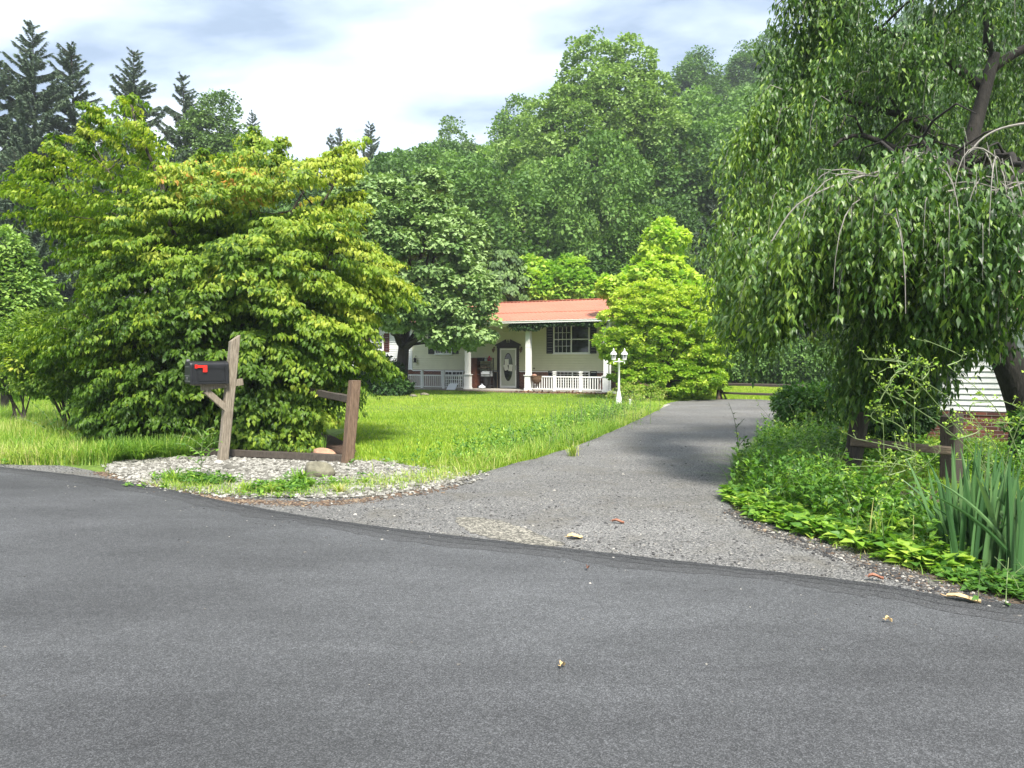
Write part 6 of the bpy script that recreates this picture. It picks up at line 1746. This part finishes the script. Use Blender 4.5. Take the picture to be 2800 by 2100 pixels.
for k, (px, py) in enumerate(((230, 1255), (300, 1262), (140, 1258), (60, 1250), (380, 1262), (200, 1235))):
    tuft(px, py, .42, 60, .018, ['long arching grass clump below the hazel bush', 'long grass clump nearest the mulch under the dogwood', 'long grass clump left of the arching one', 'long grass clump at the far left road edge', 'shaded grass clump on the mulch edge', 'long grass clump set back in the meadow'][k], tone=.38, lean=1.3)
for k, (px, py) in enumerate(((40, 1100), (100, 1095), (180, 1102), (240, 1105), (290, 1100))):
    tuft(px, py, 1.0, 110, .035, ['tall green lily foliage at the far left', 'tall green lily foliage second from the left edge', 'tall lily foliage under the hazel bush', 'tall lily foliage beside the shaded dogwood', 'tall lily foliage nearest the dogwood'][k], tone=.45, lean=.7, name='lily_clump')
stem_plant('climbing_weed', G(165, 1210), [[G(165, 1210), G(165, 1210) + Vector((dx_, .1, h * .6)), G(165, 1210) + Vector((dx_ * 2.2, .1, h))] for dx_, h in ((-.3, .8), (-.15, 1.0), (.05, 1.1), (.25, .95), (.45, .8), (.6, .6), (-.42, .5))], 'rambling leafy shrub in the tall grass left of the dogwood', leaf=.10, tone=.45, T=T_OVATE, wid=1.3, r=.008)
# verge plants
b = G(2022, 1300); stem_plant('thistle', b, [[b, b + Vector((-.02, 0, .4)), b + Vector((-.08, 0, .78)), b + Vector((-.16, 0, 1.0))], [b + Vector((-.02, 0, .4)), b + Vector((.10, 0, .55))], [b + Vector((-.06, 0, .65)), b + Vector((.06, 0, .78))]], 'single dark upright thistle at the right edge of the driveway', leaf=.10, tone=.15, sub='stem_dark', wid=1.2)
for k, (px, py, h, n_) in enumerate(((2150, 1195, .8, 16), (2200, 1230, .75, 14), (2240, 1300, .7, 12), (2130, 1290, .62, 12), (2180, 1400, .55, 11), (2290, 1390, .7, 10), (2400, 1500, .60, 5), (2700, 1380, .8, 5), (2560, 1470, .55, 6), (2100, 1340, .45, 6), (2780, 1640, .30, 6), (2760, 1560, .5, 5))):
    b = G(px, py)
    st = []
    for _ in range(n_):
        ox = Vector((random.gauss(0, .12), random.gauss(0, .12), 0)); l_ = Vector((random.gauss(0, .16), random.gauss(0, .1), 0))
        hh = h * random.uniform(.65, 1.15); st.append([b + ox, b + ox + l_ * .3 + Vector((0, 0, hh * .5)), b + ox + l_ + Vector((0, 0, hh))])
    lb = ['tall thin dusty weed where the verge meets the far driveway', 'upright weed patch halfway along the driveway edge', 'leafy weed patch left of the near fence post', 'leafy weed patch at the driveway edge behind the thistle', 'weed patch behind the bright ground cover', 'weed with toothed leaves in front of the fence post', 'tall pale stemmed weed rising from the bright ground cover', 'weed patch behind the iris blades', 'weed patch left of the iris clump', 'low weed patch at the bend of the gravel edge', 'small dusty weed at the right edge of the verge', 'weed in front of the iris clump at the right'][k]
    stem_plant('tall_weed' if h > .6 else 'weed_patch', b, st, lb, leaf=.085 if k not in (0, 1) else .05, tone=[.4, .5, .5, .55, .45, .5, .6, .45, .45, .55, .35, .4][k], wid=1.7, r=.004, buds=3 if k in (0, 6) else 0)
# arching wild lettuce stems with pale buds
arch = [([(2770, 1480), (2720, 1330), (2620, 1200), (2480, 1100), (2440, 1060)], 6.6), ([(2790, 1500), (2700, 1290), (2600, 1150), (2470, 1010), (2400, 1020)], 6.9), ([(2800, 1420), (2740, 1250), (2650, 1130), (2520, 1040), (2450, 1020)], 6.3),
        ([(2830, 1380), (2760, 1180), (2690, 1080), (2590, 1000)], 6.8), ([(2510, 1480), (2500, 1300), (2480, 1180), (2420, 1060)], 7.2), ([(2505, 1500), (2502, 1250), (2500, 1090)], 7.4), ([(2540, 1480), (2530, 1350), (2470, 1260), (2430, 1300)], 6.9),
        ([(2750, 1500), (2745, 1300), (2790, 1150), (2830, 1080)], 6.5), ([(2440, 1470), (2420, 1320), (2415, 1160), (2405, 1100)], 7.6), ([(2700, 1450), (2690, 1250), (2650, 1200)], 7.0)]
lbs = ['lowest arching pale stem over the iris', 'longest arching pale stem reaching left over the fence', 'arching pale stem crossing the white house wall', 'upper arching pale stem by the cherry trunk', 'upright pale stem between the two fence posts', 'straight pale stem rising past the rail', 'drooping budded stem in front of the rail', 'budded stem leaning out at the right edge', 'slender stem beside the left fence post', 'short budded stem behind the iris']
for (pl, Y), lb in zip(arch, lbs):
    g0 = PD(pl[0][0], pl[0][1], Y); b = Vector((g0.x, Y, 0)); w_ = [b] + [PD(x, y, Y - .1 * j) for j, (x, y) in enumerate(pl)]
    st = [w_]
    for _ in range(4):
        j = random.randrange(2, len(w_)); p = w_[j]; st.append([p, p + Vector((random.gauss(0, .08), 0, .08)), p + Vector((random.gauss(-.08, .14), random.gauss(0, .05), random.uniform(.05, .25)))])
    stem_plant('wild_lettuce', b, st, lb, leaf=.075, tone=.6, wid=1.5, r=.0065, buds=4)
# iris
def build_iris():
    b = G(2700, 1560); root = tag(empty('iris_clump', b), 'large clump of stiff blue green iris blades at the right edge of the verge', 'plant')
    n = 105; sg = 9; vs = []; tn = []
    rows = [[] for _ in range(sg + 1)]
    P = np.stack([b.x + .06 + rng.normal(size=n) * .12, b.y + .12 + rng.normal(size=n) * .16, np.zeros(n)], 1)
    a = rng.normal(size=n) * .5 + np.where(rng.random(n) < .5, 0, math.pi)          # fans open left and right
    fan = np.stack([np.cos(a), np.sin(a) * .7, np.zeros(n)], 1); rel = (P[:, 0] - b.x) / .3
    le = np.clip(np.abs(rng.normal(size=n)) * .19, 0, .75); le[:8] = rng.uniform(.7, 1.1, 8)
    face = a * 0 + rng.uniform(-.5, .5, n); sd = np.stack([np.cos(face), np.sin(face), np.zeros(n)], 1)
    hh = rng.uniform(.55, 1.0, n); kink = rng.random(n) < .10
    out_ = []
    for j in range(sg + 1):
        s_ = j / sg; c = P + fan * (hh * le * s_ ** 1.3)[:, None]
        z = hh * (s_ - .25 * le * s_ ** 2.5)
        kk = kink & (s_ > .62); z = np.where(kk, hh * (.62 - (s_ - .62) * .75), z); c = c + fan * np.where(kk, (s_ - .62) * .5 * hh, 0)[:, None]
        c[:, 2] += z
        wd = .042 * (1 - .25 * s_) * min(1, (1 - s_) * 3.2 + .05)
        out_ += [c - sd * wd / 2, c + np.array([0, -.004, 0]), c + sd * wd / 2]
    V = np.stack(out_, 1).reshape(-1, 3); q = []
    for i in range(sg): q += [(3 * i, 3 * i + 1, 3 * i + 4, 3 * i + 3), (3 * i + 1, 3 * i + 2, 3 * i + 5, 3 * i + 4)]
    k = 3 * (sg + 1); Q = (np.array(q)[None] + (np.arange(n) * k)[:, None, None]).reshape(-1, 4)
    tn = np.repeat(np.clip(.45 + rng.normal(size=n) * .2 + kink * .25, 0, 1), k)
    o = mesh_quads('blades', V, Q, M['iris'], tone=tn); local(o, root)
build_iris()
tuft(2412, 1500, .42, 16, .014, 'thin upright grass tuft at the edge of the bright weeds', tone=.75, lean=.45)
tuft(2300, 1345, .45, 40, .012, 'drooping grass tuft at the foot of the near fence post', tone=.4, lean=1.4)
tuft(1565, 1248, .26, 60, .012, 'rough tuft along the lawn side of the driveway', tone=.75)
for k, (px, py, h) in enumerate(((1620, 1165, .75), (1680, 1158, .65), (1560, 1175, .6), (1730, 1132, .65), (1500, 1225, .42))):
    b = G(px, py); st = []
    for _ in range(24):
        ox = Vector((random.gauss(0, .42), random.gauss(0, .42), 0)); l_ = Vector((random.gauss(0, .12), random.gauss(0, .1), 0)); hh = h * random.uniform(.6, 1.15)
        st.append([b + ox, b + ox + l_ * .3 + Vector((0, 0, hh * .5)), b + ox + l_ + Vector((0, 0, hh))])
    stem_plant('weed_patch', b, st, ['wispy green weeds in front of the lamp post', 'wispy weeds right of the lamp post base', 'wispy weeds left of the lamp post', 'wispy weeds where the path meets the driveway', 'low weeds on the lawn corner by the driveway'][k], leaf=.085, tone=.34, wid=1.3, r=.006)
sheet('garden_path', pts_px([(1700, 1112), (1760, 1108), (1835, 1106), (1800, 1121), (1740, 1121)]), .012, M['concrete'], label='pale path stub beside the lamp post')
c = G(1723, 1108); o = MB().lathe([(.03, 0), (.03, .16), (.05, .165), (.05, .19), (.01, .21)], n=8).build('path_light', M['lamp_white'], None); o.location = c; tag(o, 'short pale path light right of the lamp post', 'light')

GROUPS = {'oak_tree': 'oaks on the wooded hillside', 'roadside_sapling': 'young trees behind the roof', 'round_tree': 'dark round trees behind the house', 'bush': 'bushes round the yard', 'grass_tuft': 'grass tufts in the bed and verge', 'lily_clump': 'lily clumps at the far left',
          'daylily': 'daylilies by the rock', 'weed_patch': 'weed patches along the driveway', 'tall_weed': 'tall weeds in the verge', 'wild_lettuce': 'arching pale stems over the iris', 'fallen_leaf': 'dry leaves on the paving', 'rock': 'rocks in the yard', 'split_rail_fence': 'split rail fences beside the road', 'rail_fence': 'old rail fences at the back'}
for o in list(col.objects):
    if o.parent is None and o.get('category') and not o.get('group'):
        g = GROUPS.get(o.name.split('.')[0])
        if g: o['group'] = g

# ---- thin humid air
hz = MB(); hz.box(-190, 230, -45, 230, -1.5, 130)
m = bpy.data.materials.new('haze'); m.use_nodes = True; t = m.node_tree; t.nodes.clear()
oo = t.nodes.new('ShaderNodeOutputMaterial'); pv = t.nodes.new('ShaderNodeVolumePrincipled')
pv.inputs['Color'].default_value = (.86, .93, 1, 1); pv.inputs['Density'].default_value = .00065; pv.inputs['Anisotropy'].default_value = .2
t.links.new(pv.outputs[0], oo.inputs['Volume'])
USE_HAZE = True
if USE_HAZE:
    h = hz.build('haze', m, None); tag(h, 'thin pale haze between the trees', kind='stuff')
